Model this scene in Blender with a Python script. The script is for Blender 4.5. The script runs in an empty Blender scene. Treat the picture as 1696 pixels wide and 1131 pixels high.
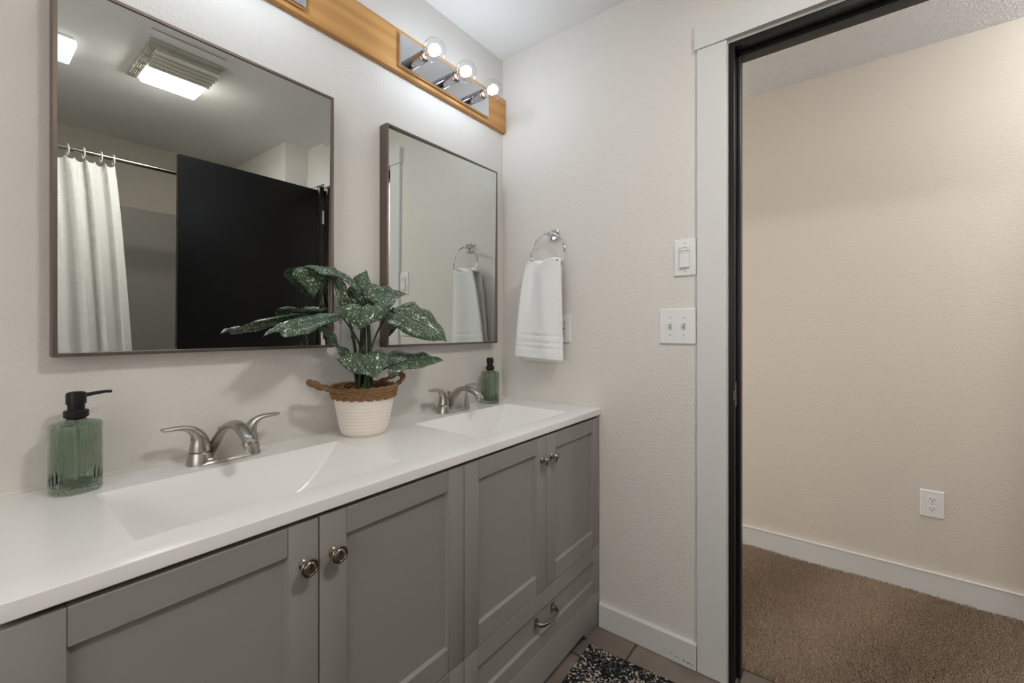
import bpy, bmesh, math, random
from mathutils import Vector, Matrix, noise
import numpy as np
random.seed(7)
S = bpy.context.scene
COL = S.collection
PI = math.pi

# ------------------------------------------------------------------ camera
F_PX, V0, HEAD = 711.7252, 544.4425, 0.9115
cam = bpy.data.cameras.new('camera')
cam.sensor_width = 36.0
cam.lens = F_PX / 1696 * 36.0
cam.shift_y = -(565.5 - V0) / 1696
cam.clip_start = 0.02
camo = bpy.data.objects.new('camera', cam)
COL.objects.link(camo)
camo.location = (-1.5427, -1.2496, 1.16)
camo.rotation_euler = (PI / 2, 0, -HEAD)
S.camera = camo

# ------------------------------------------------------------------ world, lights, exposure
S.view_settings.view_transform = 'Standard'
S.view_settings.look = 'None'
S.view_settings.gamma = 1.0
S.view_settings.exposure = 0.07
S.view_settings.use_curve_mapping = False
BULB_POWER = 62.0   # radiance of the small lamp cores
LENS_POWER = 92.0   # ceiling fan light lens
PANEL_POWER = 1.0         # glow of the unidentified bluish-white square at the ceiling
HALL_POWER = 72.0   # hallway ceiling globe, added out of view for its light
BULB_COL = (0.86, 1.0, 1.14)   
WORLD_POWER = 3.0   # fill light through the opening added in the unseen left wall
WORLD_COL = (1.04, 0.99, 0.94)   
HALL_COL = (0.98, 0.99, 1.0)   
LENS_COL = (1.03, 0.99, 0.93)   
w = bpy.data.worlds.new('world')
S.world = w
w.use_nodes = True
w.node_tree.nodes['Background'].inputs[0].default_value = WORLD_COL + (1,)
w.node_tree.nodes['Background'].inputs[1].default_value = WORLD_POWER

# ------------------------------------------------------------------ materials
def lin(r, g, b):
    def f(c):
        c /= 255.0
        return c / 12.92 if c <= 0.04045 else ((c + 0.055) / 1.055) ** 2.4
    return (f(r), f(g), f(b), 1.0)

def mat(name, col, rough=0.5, metal=0.0, spec=0.5, coat=0.0, bump=None, vary=None, emit=None, trans=0.0, ior=1.45, sheen=0.0, aniso=0.0):
    """bump=(scale, strength, distance, kind)  vary=(scale, amount, detail)"""
    m = bpy.data.materials.new(name)
    m.use_nodes = True
    nt = m.node_tree
    p = nt.nodes['Principled BSDF']
    p.inputs['Base Color'].default_value = col
    p.inputs['Roughness'].default_value = rough
    p.inputs['Metallic'].default_value = metal
    p.inputs['Specular IOR Level'].default_value = spec
    p.inputs['Coat Weight'].default_value = coat
    p.inputs['Coat Roughness'].default_value = 0.08
    p.inputs['Transmission Weight'].default_value = trans
    p.inputs['IOR'].default_value = ior
    p.inputs['Sheen Weight'].default_value = sheen
    p.inputs['Anisotropic'].default_value = aniso
    if emit:
        p.inputs['Emission Color'].default_value = emit[0]
        p.inputs['Emission Strength'].default_value = emit[1]
    tc = nt.nodes.new('ShaderNodeTexCoord')
    if bump:
        b = nt.nodes.new('ShaderNodeBump')
        b.inputs['Strength'].default_value = bump[1]
        b.inputs['Distance'].default_value = bump[2]
        n = nt.nodes.new('ShaderNodeTexNoise')
        n.inputs['Scale'].default_value = bump[0]
        n.inputs['Detail'].default_value = 3.0
        n.inputs['Roughness'].default_value = 0.55
        nt.links.new(tc.outputs['Object'], n.inputs['Vector'])
        if len(bump) > 3 and bump[3] == 'peel':      # sprayed wall texture: rounded blobs
            r = nt.nodes.new('ShaderNodeValToRGB')
            r.color_ramp.elements[0].position = 0.42
            r.color_ramp.elements[1].position = 0.62
            nt.links.new(n.outputs['Fac'], r.inputs['Fac'])
            nt.links.new(r.outputs['Color'], b.inputs['Height'])
        else:
            nt.links.new(n.outputs['Fac'], b.inputs['Height'])
        nt.links.new(b.outputs['Normal'], p.inputs['Normal'])
    if vary:
        n2 = nt.nodes.new('ShaderNodeTexNoise')
        n2.inputs['Scale'].default_value = vary[0]
        n2.inputs['Detail'].default_value = vary[2] if len(vary) > 2 else 4.0
        nt.links.new(tc.outputs['Object'], n2.inputs['Vector'])
        mx = nt.nodes.new('ShaderNodeMix')
        mx.data_type = 'RGBA'
        k = vary[1]
        mx.inputs['A'].default_value = tuple(c * (1 - k) for c in col[:3]) + (1,)
        mx.inputs['B'].default_value = tuple(min(1, c * (1 + k)) for c in col[:3]) + (1,)
        nt.links.new(n2.outputs['Fac'], mx.inputs['Factor'])
        nt.links.new(mx.outputs['Result'], p.inputs['Base Color'])
    return m

M = {}
M['wall'] = mat('wall_paint', lin(228, 224, 218), 0.6, spec=0.3, bump=(105, 0.32, 0.0018, 'peel'))
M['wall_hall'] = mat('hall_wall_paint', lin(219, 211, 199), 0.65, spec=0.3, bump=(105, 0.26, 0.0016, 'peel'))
M['wall_tub'] = mat('wall_paint_shaded', lin(196, 190, 176), 0.65, spec=0.2, bump=(105, 0.2, 0.0016, 'peel'))  # wall paint darkened: shade of the alcove put into the colour
M['ceiling'] = mat('ceiling_paint', lin(242, 241, 239), 0.7, spec=0.2, bump=(90, 0.12, 0.002, 'peel'))
M['popcorn'] = mat('popcorn_ceiling', lin(244, 245, 248), 0.9, spec=0.1, bump=(95, 1.0, 0.016))
M['trim'] = mat('white_trim_paint', lin(224, 224, 222), 0.35, spec=0.4, vary=(6, 0.02))
M['jamb'] = mat('black_jamb_paint', lin(22, 21, 22), 0.35, spec=0.5, bump=(60, 0.05, 0.001))
M['door'] = mat('black_stained_door', lin(14, 13, 15), 0.3, spec=0.3, bump=(14, 0.12, 0.002), vary=(5, 0.35, 8))
M['cabinet'] = mat('grey_cabinet_paint', lin(147, 144, 139), 0.38, spec=0.4, vary=(3, 0.02))
M['gapdark'] = mat('cabinet_interior_dark', lin(40, 38, 36), 0.8)
M['marble'] = mat('white_cultured_marble', lin(240, 239, 237), 0.16, spec=0.5, coat=0.3)
M['caulk'] = mat('caulk', lin(226, 222, 214), 0.4)
M['nickel'] = mat('brushed_nickel', lin(184, 179, 173), 0.30, metal=1.0, aniso=0.6, bump=(400, 0.05, 0.0004))
M['pewter'] = mat('antique_pewter', lin(150, 143, 133), 0.28, metal=1.0)
M['chrome'] = mat('chrome', lin(225, 226, 230), 0.05, metal=1.0)
M['bronze'] = mat('brushed_bronze_frame', lin(118, 106, 99), 0.38, metal=0.75)
M['blackmatte'] = mat('matte_black_plastic', lin(22, 22, 23), 0.42, spec=0.4)
M['plastic'] = mat('white_switch_plastic', lin(238, 238, 238), 0.3)
M['ivory'] = mat('light_almond_plastic', lin(226, 220, 205), 0.35)
M['slot'] = mat('dark_slot', lin(35, 32, 30), 0.7)
M['screw'] = mat('painted_screw', lin(190, 190, 190), 0.35, metal=0.4)
M['towel'] = mat('white_terry', lin(250, 250, 250), 0.95, spec=0.1, sheen=0.3, bump=(260, 0.8, 0.003))
M['ropewhite'] = mat('white_cotton_rope', lin(238, 230, 220), 0.9, spec=0.1, bump=(600, 0.5, 0.001))
M['seagrass'] = mat('seagrass_rope', lin(142, 109, 77), 0.85, spec=0.15, bump=(420, 1.0, 0.002), vary=(160, 0.6))
M['soil'] = mat('dark_soil', lin(28, 24, 21), 0.95, bump=(150, 1.0, 0.006))
M['stem'] = mat('green_stem', lin(52, 66, 40), 0.5, vary=(40, 0.2))
M['curtain'] = mat('white_waffle_fabric', lin(250, 249, 246), 0.9, spec=0.1)
M['clear'] = mat('clear_ring_plastic', lin(225, 225, 222), 0.2, spec=0.5)
M['rod'] = mat('satin_steel_rod', lin(190, 182, 172), 0.2, metal=1.0)
M['surround'] = mat('tub_surround_acrylic', lin(160, 155, 150), 0.35)  # white acrylic, alcove shade put into its colour
M['fixture'] = mat('cream_fixture_plastic', lin(228, 224, 212), 0.4)
M['red'] = mat('red_dot', lin(190, 30, 20), 0.4)
M['carpet'] = mat('beige_carpet_yarn', lin(176, 156, 136), 1.0, spec=0.05, vary=(9, 0.12, 6))
M['carpetbase'] = mat('carpet_backing', lin(120, 105, 92), 1.0, spec=0.0)
M['socketchrome'] = mat('socket_chrome', lin(158, 158, 163), 0.08, metal=1.0)  # chrome darkened to stand in for the dark surroundings it reflects
M['fixture_grey'] = mat('shaded_fan_plastic', lin(176, 172, 162), 0.5)  # greyed so the gaps between louvres carry their shade as colour
M['brass'] = mat('bulb_screw_base', lin(215, 175, 140), 0.3, metal=1.0)
M['hinge'] = mat('satin_hinge', lin(225, 222, 215), 0.35, metal=0.5)
M['lens'] = mat('glowing_lens', (1, 1, 1, 1), 0.4, emit=(LENS_COL + (1,), LENS_POWER))
M['panel'] = mat('glowing_panel', (1, 1, 1, 1), 0.4, emit=((0.86, 0.93, 1.0, 1), PANEL_POWER))
M['core'] = mat('lamp_core', (1, 1, 1, 1), 0.4, emit=(BULB_COL + (1,), BULB_POWER))
M['globe'] = mat('unseen_hall_globe', (1, 1, 1, 1), 0.4, emit=(HALL_COL + (1,), HALL_POWER))

def mirror_mat():
    m = bpy.data.materials.new('mirror_glass')
    m.use_nodes = True
    nt = m.node_tree
    nt.nodes.remove(nt.nodes['Principled BSDF'])
    g = nt.nodes.new('ShaderNodeBsdfGlossy')
    g.inputs['Color'].default_value = (0.72, 0.745, 0.72, 1)
    g.inputs['Roughness'].default_value = 0.0
    nt.links.new(g.outputs[0], nt.nodes['Material Output'].inputs[0])
    return m
M['mirror'] = mirror_mat()

def bulb_glass():
    m = bpy.data.materials.new('clear_bulb_glass')
    m.use_nodes = True
    nt = m.node_tree
    nt.nodes.remove(nt.nodes['Principled BSDF'])
    t = nt.nodes.new('ShaderNodeBsdfTransparent')
    t.inputs[0].default_value = (0.97, 0.97, 0.98, 1)
    g = nt.nodes.new('ShaderNodeBsdfGlossy')
    g.inputs['Roughness'].default_value = 0.04
    fr = nt.nodes.new('ShaderNodeLayerWeight')
    fr.inputs[0].default_value = 0.5
    pw = nt.nodes.new('ShaderNodeMath')
    pw.operation = 'POWER'
    pw.inputs[1].default_value = 3.5
    nt.links.new(fr.outputs['Facing'], pw.inputs[0])
    sc = nt.nodes.new('ShaderNodeMath')
    sc.operation = 'MULTIPLY_ADD'
    sc.inputs[1].default_value = 0.85
    sc.inputs[2].default_value = 0.05
    nt.links.new(pw.outputs[0], sc.inputs[0])
    mx = nt.nodes.new('ShaderNodeMixShader')
    nt.links.new(sc.outputs[0], mx.inputs[0])
    nt.links.new(t.outputs[0], mx.inputs[1])
    nt.links.new(g.outputs[0], mx.inputs[2])
    nt.links.new(mx.outputs[0], nt.nodes['Material Output'].inputs[0])
    return m
M['bulbglass'] = bulb_glass()

def green_glass():
    m = mat('green_bottle_glass', lin(199, 212, 198), 0.03, trans=1.0, ior=1.45)
    return m
M['bottle'] = green_glass()

def wood():
    m = mat('honey_fir_wood', lin(200, 150, 90), 0.42, spec=0.4)
    nt = m.node_tree
    p = nt.nodes['Principled BSDF']
    tc = nt.nodes['Texture Coordinate']
    mp = nt.nodes.new('ShaderNodeMapping')
    mp.inputs['Scale'].default_value = (0.9, 9, 11)
    nt.links.new(tc.outputs['Object'], mp.inputs['Vector'])
    n = nt.nodes.new('ShaderNodeTexNoise')
    n.inputs['Scale'].default_value = 2.2
    n.inputs['Detail'].default_value = 3
    n.inputs['Distortion'].default_value = 0.6
    nt.links.new(mp.outputs[0], n.inputs['Vector'])
    wv = nt.nodes.new('ShaderNodeTexWave')
    wv.bands_direction = 'Z'
    wv.inputs['Scale'].default_value = 0.6
    wv.inputs['Distortion'].default_value = 9.0
    wv.inputs['Detail'].default_value = 2.0
    wv.inputs['Detail Scale'].default_value = 0.8
    nt.links.new(mp.outputs[0], wv.inputs['Vector'])
    r = nt.nodes.new('ShaderNodeValToRGB')
    r.color_ramp.elements[0].color = lin(211, 160, 98)
    r.color_ramp.elements[1].color = lin(184, 126, 66)
    r.color_ramp.elements[0].position = 0.35
    r.color_ramp.elements[1].position = 1.0
    mx = nt.nodes.new('ShaderNodeMix')
    mx.inputs['Factor'].default_value = 0.38
    nt.links.new(n.outputs['Fac'], mx.inputs['A'])
    nt.links.new(wv.outputs['Fac'], mx.inputs['B'])
    nt.links.new(mx.outputs[0], r.inputs['Fac'])
    nt.links.new(r.outputs['Color'], p.inputs['Base Color'])
    return m
M['wood'] = wood()

def tile():
    m = mat('grey_floor_tile', lin(138, 126, 117), 0.4, spec=0.4)
    nt = m.node_tree
    p = nt.nodes['Principled BSDF']
    tc = nt.nodes['Texture Coordinate']
    mp = nt.nodes.new('ShaderNodeMapping')
    mp.inputs['Location'].default_value = (0.192, 0.644 - 0.33, 0)
    nt.links.new(tc.outputs['Object'], mp.inputs['Vector'])
    br = nt.nodes.new('ShaderNodeTexBrick')
    br.offset = 0.0
    br.inputs['Scale'].default_value = 1.0
    br.inputs['Brick Width'].default_value = 0.33
    br.inputs['Row Height'].default_value = 0.33
    br.inputs['Mortar Size'].default_value = 0.0045
    br.inputs['Mortar Smooth'].default_value = 0.1
    br.inputs['Color1'].default_value = lin(124, 112, 104)
    br.inputs['Color2'].default_value = lin(131, 119, 110)
    br.inputs['Mortar'].default_value = lin(76, 69, 64)
    nt.links.new(mp.outputs[0], br.inputs['Vector'])
    n = nt.nodes.new('ShaderNodeTexNoise')
    n.inputs['Scale'].default_value = 9
    n.inputs['Detail'].default_value = 8
    nt.links.new(tc.outputs['Object'], n.inputs['Vector'])
    mx = nt.nodes.new('ShaderNodeMix')
    mx.data_type = 'RGBA'
    mx.blend_type = 'OVERLAY'
    mx.inputs['Factor'].default_value = 0.5
    nt.links.new(br.outputs['Color'], mx.inputs['A'])
    nt.links.new(n.outputs['Fac'], mx.inputs['B'])
    nt.links.new(mx.outputs['Result'], p.inputs['Base Color'])
    b = nt.nodes.new('ShaderNodeBump')
    b.invert = True
    b.inputs['Distance'].default_value = 0.002
    b.inputs['Strength'].default_value = 0.8
    nt.links.new(br.outputs['Fac'], b.inputs['Height'])
    nt.links.new(b.outputs['Normal'], p.inputs['Normal'])
    return m
M['tile'] = tile()

def leaf_mat():
    m = mat('spotted_leaf', lin(58, 84, 62), 0.32, spec=0.5, coat=0.25)
    nt = m.node_tree
    p = nt.nodes['Principled BSDF']
    uv = nt.nodes.new('ShaderNodeUVMap')
    uv.uv_map = 'leafuv'
    mp = nt.nodes.new('ShaderNodeMapping')
    mp.inputs['Scale'].default_value = (165, 280, 1)
    nt.links.new(uv.outputs[0], mp.inputs['Vector'])
    v = nt.nodes.new('ShaderNodeTexVoronoi')
    v.inputs['Scale'].default_value = 1.0
    v.inputs['Randomness'].default_value = 1.0
    nt.links.new(mp.outputs[0], v.inputs['Vector'])
    # per-cell size: some cells stay empty, others carry bigger flecks
    sep = nt.nodes.new('ShaderNodeSeparateColor')
    nt.links.new(v.outputs['Color'], sep.inputs[0])
    th = nt.nodes.new('ShaderNodeMath')
    th.operation = 'MULTIPLY'
    th.inputs[1].default_value = 0.40
    nt.links.new(sep.outputs[0], th.inputs[0])
    lt = nt.nodes.new('ShaderNodeMath')
    lt.operation = 'LESS_THAN'
    nt.links.new(v.outputs['Distance'], lt.inputs[0])
    nt.links.new(th.outputs[0], lt.inputs[1])
    n = nt.nodes.new('ShaderNodeTexNoise')
    n.inputs['Scale'].default_value = 25
    nt.links.new(uv.outputs[0], n.inputs['Vector'])
    g = nt.nodes.new('ShaderNodeMix')
    g.data_type = 'RGBA'
    g.inputs['A'].default_value = lin(40, 62, 47)
    g.inputs['B'].default_value = lin(76, 100, 76)
    nt.links.new(n.outputs['Fac'], g.inputs['Factor'])
    mx = nt.nodes.new('ShaderNodeMix')
    mx.data_type = 'RGBA'
    mx.inputs['B'].default_value = lin(214, 220, 186)
    nt.links.new(lt.outputs[0], mx.inputs['Factor'])
    nt.links.new(g.outputs['Result'], mx.inputs['A'])
    nt.links.new(mx.outputs['Result'], p.inputs['Base Color'])
    return m
M['leaf'] = leaf_mat()

def rug_mat():
    m = mat('speckled_rug', lin(60, 60, 60), 0.95, spec=0.1)
    nt = m.node_tree
    p = nt.nodes['Principled BSDF']
    tc = nt.nodes['Texture Coordinate']
    v = nt.nodes.new('ShaderNodeTexVoronoi')
    v.inputs['Scale'].default_value = 170
    nt.links.new(tc.outputs['Object'], v.inputs['Vector'])
    sep = nt.nodes.new('ShaderNodeSeparateColor')
    nt.links.new(v.outputs['Color'], sep.inputs[0])
    n = nt.nodes.new('ShaderNodeTexNoise')
    n.inputs['Scale'].default_value = 9
    n.inputs['Detail'].default_value = 2
    nt.links.new(tc.outputs['Object'], n.inputs['Vector'])
    a = nt.nodes.new('ShaderNodeMath')
    a.operation = 'MULTIPLY_ADD'
    a.inputs[1].default_value = 1.5
    nt.links.new(n.outputs['Fac'], a.inputs[0])
    nt.links.new(sep.outputs[0], a.inputs[2])
    r = nt.nodes.new('ShaderNodeValToRGB')
    r.color_ramp.interpolation = 'CONSTANT'
    e = r.color_ramp.elements
    e[0].position = 0.0
    e[0].color = lin(28, 30, 33)
    e[1].position = 0.50
    e[1].color = lin(84, 84, 86)
    x = e.new(0.64)
    x.color = lin(205, 188, 170)
    x = e.new(0.76)
    x.color = lin(222, 205, 186)
    s = nt.nodes.new('ShaderNodeMath')
    s.operation = 'MULTIPLY'
    s.inputs[1].default_value = 0.42
    nt.links.new(a.outputs[0], s.inputs[0])
    nt.links.new(s.outputs[0], r.inputs['Fac'])
    nt.links.new(r.outputs['Color'], p.inputs['Base Color'])
    b = nt.nodes.new('ShaderNodeBump')
    b.inputs['Distance'].default_value = 0.004
    nt.links.new(v.outputs['Distance'], b.inputs['Height'])
    nt.links.new(b.outputs['Normal'], p.inputs['Normal'])
    return m
M['rug'] = rug_mat()

def waffle():
    m = M['curtain']
    nt = m.node_tree
    p = nt.nodes['Principled BSDF']
    uv = nt.nodes.new('ShaderNodeUVMap')
    uv.uv_map = 'cloth'
    br = nt.nodes.new('ShaderNodeTexBrick')
    br.offset = 0
    br.inputs['Scale'].default_value = 1.0
    br.inputs['Brick Width'].default_value = 0.016
    br.inputs['Row Height'].default_value = 0.009
    br.inputs['Mortar Size'].default_value = 0.0022
    br.inputs['Mortar Smooth'].default_value = 0.6
    nt.links.new(uv.outputs[0], br.inputs['Vector'])
    b = nt.nodes.new('ShaderNodeBump')
    b.inputs['Distance'].default_value = 0.003
    nt.links.new(br.outputs['Fac'], b.inputs['Height'])
    nt.links.new(b.outputs['Normal'], p.inputs['Normal'])
waffle()

# ------------------------------------------------------------------ helpers
def wloc(o):
    v = Vector((0, 0, 0))
    while o:
        v += o.location
        o = o.parent
    return v

def obj(name, bm, m, parent=None, smooth=False, kind=None):
    """One mesh object from a bmesh built in world coordinates."""
    me = bpy.data.meshes.new(name)
    if parent:
        off = wloc(parent)
        bmesh.ops.translate(bm, verts=bm.verts, vec=-off)
    bmesh.ops.recalc_face_normals(bm, faces=bm.faces)
    bm.to_mesh(me)
    bm.free()
    if smooth:
        for p in me.polygons:
            p.use_smooth = True
        if smooth != 'all':
            me.set_sharp_from_angle(angle=math.radians(smooth if smooth is not True else 40))
    for mm in (m if isinstance(m, (list, tuple)) else [m]):
        me.materials.append(mm)
    o = bpy.data.objects.new(name, me)
    COL.objects.link(o)
    if parent:
        o.parent = parent
    if kind:
        o['kind'] = kind
    return o

def tag(o, label, cat, group=None):
    o['label'] = label
    o['category'] = cat
    if group:
        o['group'] = group
    return o

def thing(name, label, cat, loc, group=None):
    o = bpy.data.objects.new(name, None)
    o.empty_display_size = 0.05
    COL.objects.link(o)
    o.location = loc
    return tag(o, label, cat, group)

def box(bm, lo, hi, bev=0.0, seg=2):
    lo, hi = Vector(lo), Vector(hi)
    r = bmesh.ops.create_cube(bm, size=1.0)
    vs = r['verts']
    for v in vs:
        v.co = Vector((lo[i] + (v.co[i] + 0.5) * (hi[i] - lo[i]) for i in range(3)))
    if bev > 0:
        es = list({e for v in vs for e in v.link_edges})
        bmesh.ops.bevel(bm, geom=es, offset=bev, segments=seg, affect='EDGES', profile=0.5)
    return bm

def bbox(lo, hi, bev=0.0, seg=2):
    return box(bmesh.new(), lo, hi, bev, seg)

def lathe(bm, prof, center=(0, 0, 0), axis=(0, 0, 1), seg=32, mod=None, cap=True):
    """prof: list of (radius, height along axis)."""
    ax = Vector(axis).normalized()
    q = Vector((0, 0, 1)).rotation_difference(ax)
    c = Vector(center)
    rings = []
    for r, h in prof:
        ring = []
        for i in range(seg):
            a = 2 * PI * i / seg
            rr = r * (mod(a, h) if mod else 1.0)
            ring.append(bm.verts.new(c + q @ Vector((rr * math.cos(a), rr * math.sin(a), h))))
        rings.append(ring)
    for a, b in zip(rings, rings[1:]):
        for i in range(seg):
            j = (i + 1) % seg
            bm.faces.new((a[i], a[j], b[j], b[i]))
    if cap:
        bm.faces.new(list(reversed(rings[0])))
        bm.faces.new(rings[-1])
    return bm

def tube(bm, pts, rad, seg=12, flat=None, side=None, cap=True, closed=False, twist=None):
    """Sweep along pts; rad scalar or list; flat = ratio of the second half-axis, side = reference side vector."""
    pts = [Vector(p) for p in pts]
    n = len(pts)
    if not isinstance(rad, (list, tuple)):
        rad = [rad] * n
    if not isinstance(flat, (list, tuple)):
        flat = [flat if flat else 1.0] * n
    rings = []
    prev = Vector(side) if side else None
    for i, p in enumerate(pts):
        if closed:
            t = pts[(i + 1) % n] - pts[i - 1]
        else:
            t = pts[min(i + 1, n - 1)] - pts[max(i - 1, 0)]
        t.normalize()
        if prev is None:
            prev = t.orthogonal()
        s = prev - t * prev.dot(t)
        s.normalize()
        if not side:
            prev = s
        u = t.cross(s)
        ring = []
        for k in range(seg):
            a = 2 * PI * k / seg
            r = rad[i]
            if twist:
                r *= twist(a, i)
            ring.append(bm.verts.new(p + s * (r * math.cos(a)) + u * (r * flat[i] * math.sin(a))))
        rings.append(ring)
    m = n if closed else n - 1
    for i in range(m):
        a, b = rings[i], rings[(i + 1) % n]
        for k in range(seg):
            j = (k + 1) % seg
            bm.faces.new((a[k], a[j], b[j], b[k]))
    if cap and not closed:
        bm.faces.new(list(reversed(rings[0])))
        bm.faces.new(rings[-1])
    return bm

def prism(bm, poly, axis, lo, hi, bev=0.0):
    """Extrude a polygon given in the two other axes along axis (0,1,2)."""
    oth = [i for i in range(3) if i != axis]
    def V(p, h):
        c = [0, 0, 0]
        c[oth[0]], c[oth[1]], c[axis] = p[0], p[1], h
        return bm.verts.new(c)
    a = [V(p, lo) for p in poly]
    b = [V(p, hi) for p in poly]
    n = len(poly)
    fs = [bm.faces.new(a), bm.faces.new(list(reversed(b)))]
    for i in range(n):
        j = (i + 1) % n
        fs.append(bm.faces.new((a[i], b[i], b[j], a[j])))
    if bev > 0:
        es = list({e for f in fs[:2] for e in f.edges})
        bmesh.ops.bevel(bm, geom=es, offset=bev, segments=2, affect='EDGES', profile=0.5)
    return bm

def bez(p0, p1, p2, p3, n=16):
    p0, p1, p2, p3 = map(Vector, (p0, p1, p2, p3))
    out = []
    for i in range(n + 1):
        t = i / n
        out.append(p0 * (1 - t) ** 3 + p1 * 3 * t * (1 - t) ** 2 + p2 * 3 * t * t * (1 - t) + p3 * t ** 3)
    return out

def smoothpath(pts, n=8):
    """Catmull-Rom through pts."""
    pts = [Vector(p) for p in pts]
    P = [pts[0] * 2 - pts[1]] + pts + [pts[-1] * 2 - pts[-2]]
    out = []
    for i in range(1, len(P) - 2):
        for k in range(n):
            t = k / n
            a, b, c, d = P[i - 1], P[i], P[i + 1], P[i + 2]
            out.append(0.5 * ((2 * b) + (c - a) * t + (2 * a - 5 * b + 4 * c - d) * t * t + (3 * b - a - 3 * c + d) * t ** 3))
    out.append(pts[-1])
    return out

def lerpl(vals, n):
    """resample list of scalars to n entries"""
    m = len(vals) - 1
    return [vals[min(int(i / (n - 1) * m), m - 1)] * (1 - (i / (n - 1) * m - min(int(i / (n - 1) * m), m - 1)))
            + vals[min(int(i / (n - 1) * m), m - 1) + 1] * (i / (n - 1) * m - min(int(i / (n - 1) * m), m - 1)) for i in range(n)]

CEIL = 2.396
# ------------------------------------------------------------------ room shell
XL, YF = -2.60, -2.81          # left wall, far (tub) wall
obj('wall_back', bbox((XL - .1, 0, -.02), (.115, .1, CEIL)), M['wall'], kind='structure')
bm = bmesh.new()               # wall with the doorway
box(bm, (0, -.948, -.02), (.115, 0, CEIL))
box(bm, (0, -1.702, 2.092), (.115, -.948, CEIL))
box(bm, (0, -3.6, -.02), (.115, -1.702, CEIL))
obj('wall_right', bm, M['wall'], kind='structure')
obj('wall_alcove', bbox((-.16, YF, -.02), (0, -1.89, CEIL)), M['wall'], kind='structure')
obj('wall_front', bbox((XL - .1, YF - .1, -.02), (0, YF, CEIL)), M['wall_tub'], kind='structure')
WY0, WY1, WZ0, WZ1 = -1.80, -.60, .95, 2.05  # added opening, lets fill light in from the unseen side
bm = bmesh.new()
for lo, hi in (((YF, -.02), (WY0, CEIL)), ((WY1, -.02), (0, CEIL)), ((WY0, -.02), (WY1, WZ0)), ((WY0, WZ1), (WY1, CEIL))):
    box(bm, (XL - .1, lo[0], lo[1]), (XL, hi[0], hi[1]))
obj('wall_left', bm, M['wall'], kind='structure')
bm = bmesh.new()
for lo, hi in (((WY0, WZ0), (WY0 + .04, WZ1)), ((WY1 - .04, WZ0), (WY1, WZ1)), ((WY0 + .04, WZ0), (WY1 - .04, WZ0 + .04)), ((WY0 + .04, WZ1 - .04), (WY1 - .04, WZ1)),
               ((WY0 + .04, (WZ0 + WZ1) / 2 - .018), (WY1 - .04, (WZ0 + WZ1) / 2 + .018))):
    box(bm, (XL - .07, lo[0], lo[1]), (XL - .02, hi[0], hi[1]), .002)
obj('added_window_1', bm, M['trim'], kind='structure')  # frame of the opening added for fill light, never in view
obj('ceiling', bbox((XL - .1, YF - .1, CEIL), (.115, .1, CEIL + .1)), M['ceiling'], kind='structure')
obj('floor', bbox((XL, YF, -.05), (.095, 0, 0)), M['tile'], kind='structure')
obj('wall_hall', bbox((1.036, -3.6, -.02), (1.14, 1.0, 2.4)), M['wall_hall'], kind='structure')
obj('wall_hall_end', bbox((.115, 1.0, -.02), (1.14, 1.1, 2.4)), M['wall_hall'], kind='structure')
obj('wall_hall_far', bbox((.115, -3.7, -.02), (1.14, -3.6, 2.4)), M['wall_hall'], kind='structure')
obj('ceiling_hall', bbox((.115, -3.7, 2.39), (1.14, 1.1, 2.49)), M['popcorn'], kind='structure')
obj('floor_hall', bbox((.095, -3.6, -.05), (1.036, 1.0, .004)), M['carpetbase'], kind='structure')

# baseboards
def board(name, poly, lo, hi):
    return obj(name, prism(bmesh.new(), poly, 1, lo, hi), M['trim'], smooth=30, kind='structure')
bbr = board('baseboard_right', [(0, .002), (-.014, .002), (-.014, .087), (-.011, .0909), (0, .0909)], -.8525, -.492)
board('baseboard_hall', [(1.036, .004), (1.022, .004), (1.022, .108), (1.019, .111), (1.036, .111)], -3.59, .99)
bm = bmesh.new()
for y, z, l, h in ((-.765, .0260, .018, .0012), (-.790, .0225, .022, .0016), (-.812, .0200, .014, .0030), (-.826, .0185, .012, .0040), (-.838, .0165, .010, .0022), (-.745, .0300, .008, .0010)):
    prism(bm, [(y - l / 2, z + .0006), (y - l * .1, z - h / 2), (y + l / 2, z - .0003), (y + l * .2, z + h / 2)], 0, -.0142, -.0139)
obj('scuff_mark', bm, M['slot'], bbr)
# door casing, head, jambs
obj('trim_1', bbox((-.0145, -.9459, .002), (0, -.8545, 2.0985), .0015), M['trim'], kind='structure')
obj('trim_2', bbox((-.02, -1.86, 2.0991), (0, -.8475, 2.187), .0015), M['trim'], kind='structure')
obj('trim_3', bbox((-.0145, -1.795, .002), (0, -1.7370, 2.0985), .0015), M['trim'], kind='structure')
bm = bmesh.new()
box(bm, (.115, -.957, .004), (.13, -.866, 2.085), .0015)
box(bm, (.115, -1.79, 2.0855), (.13, -.86, 2.17), .0015)
box(bm, (.115, -1.784, .004), (.13, -1.693, 2.085), .0015)
obj('trim_4', bm, M['trim'], kind='structure')
jam = obj('trim_5', bbox((.0005, -.966, .001), (.1148, -.9482, 2.0915), .001), M['jamb'], kind='structure')
obj('door_stop', bbox((.042, -.977, .002), (.076, -.9662, 2.073), .002), M['jamb'], jam)
bm = bmesh.new()
box(bm, (.012, -.9675, .905), (.030, -.9658, .985), .0006)
box(bm, (-.004, -.966, .93), (.014, -.9645, .96), .0006)
sp = obj('strike_plate', bm, M['nickel'], jam)
obj('trim_6', bbox((-.014, -1.7018, .001), (.1148, -1.684, 2.0915), .001), M['jamb'], kind='structure')
hd = obj('trim_7', bbox((.0005, -1.684, 2.074), (.1148, -.966, 2.0915), .001), M['jamb'], kind='structure')
obj('door_stop', bbox((.042, -1.684, 2.058), (.076, -.966, 2.0745), .002), M['jamb'], hd)

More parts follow.
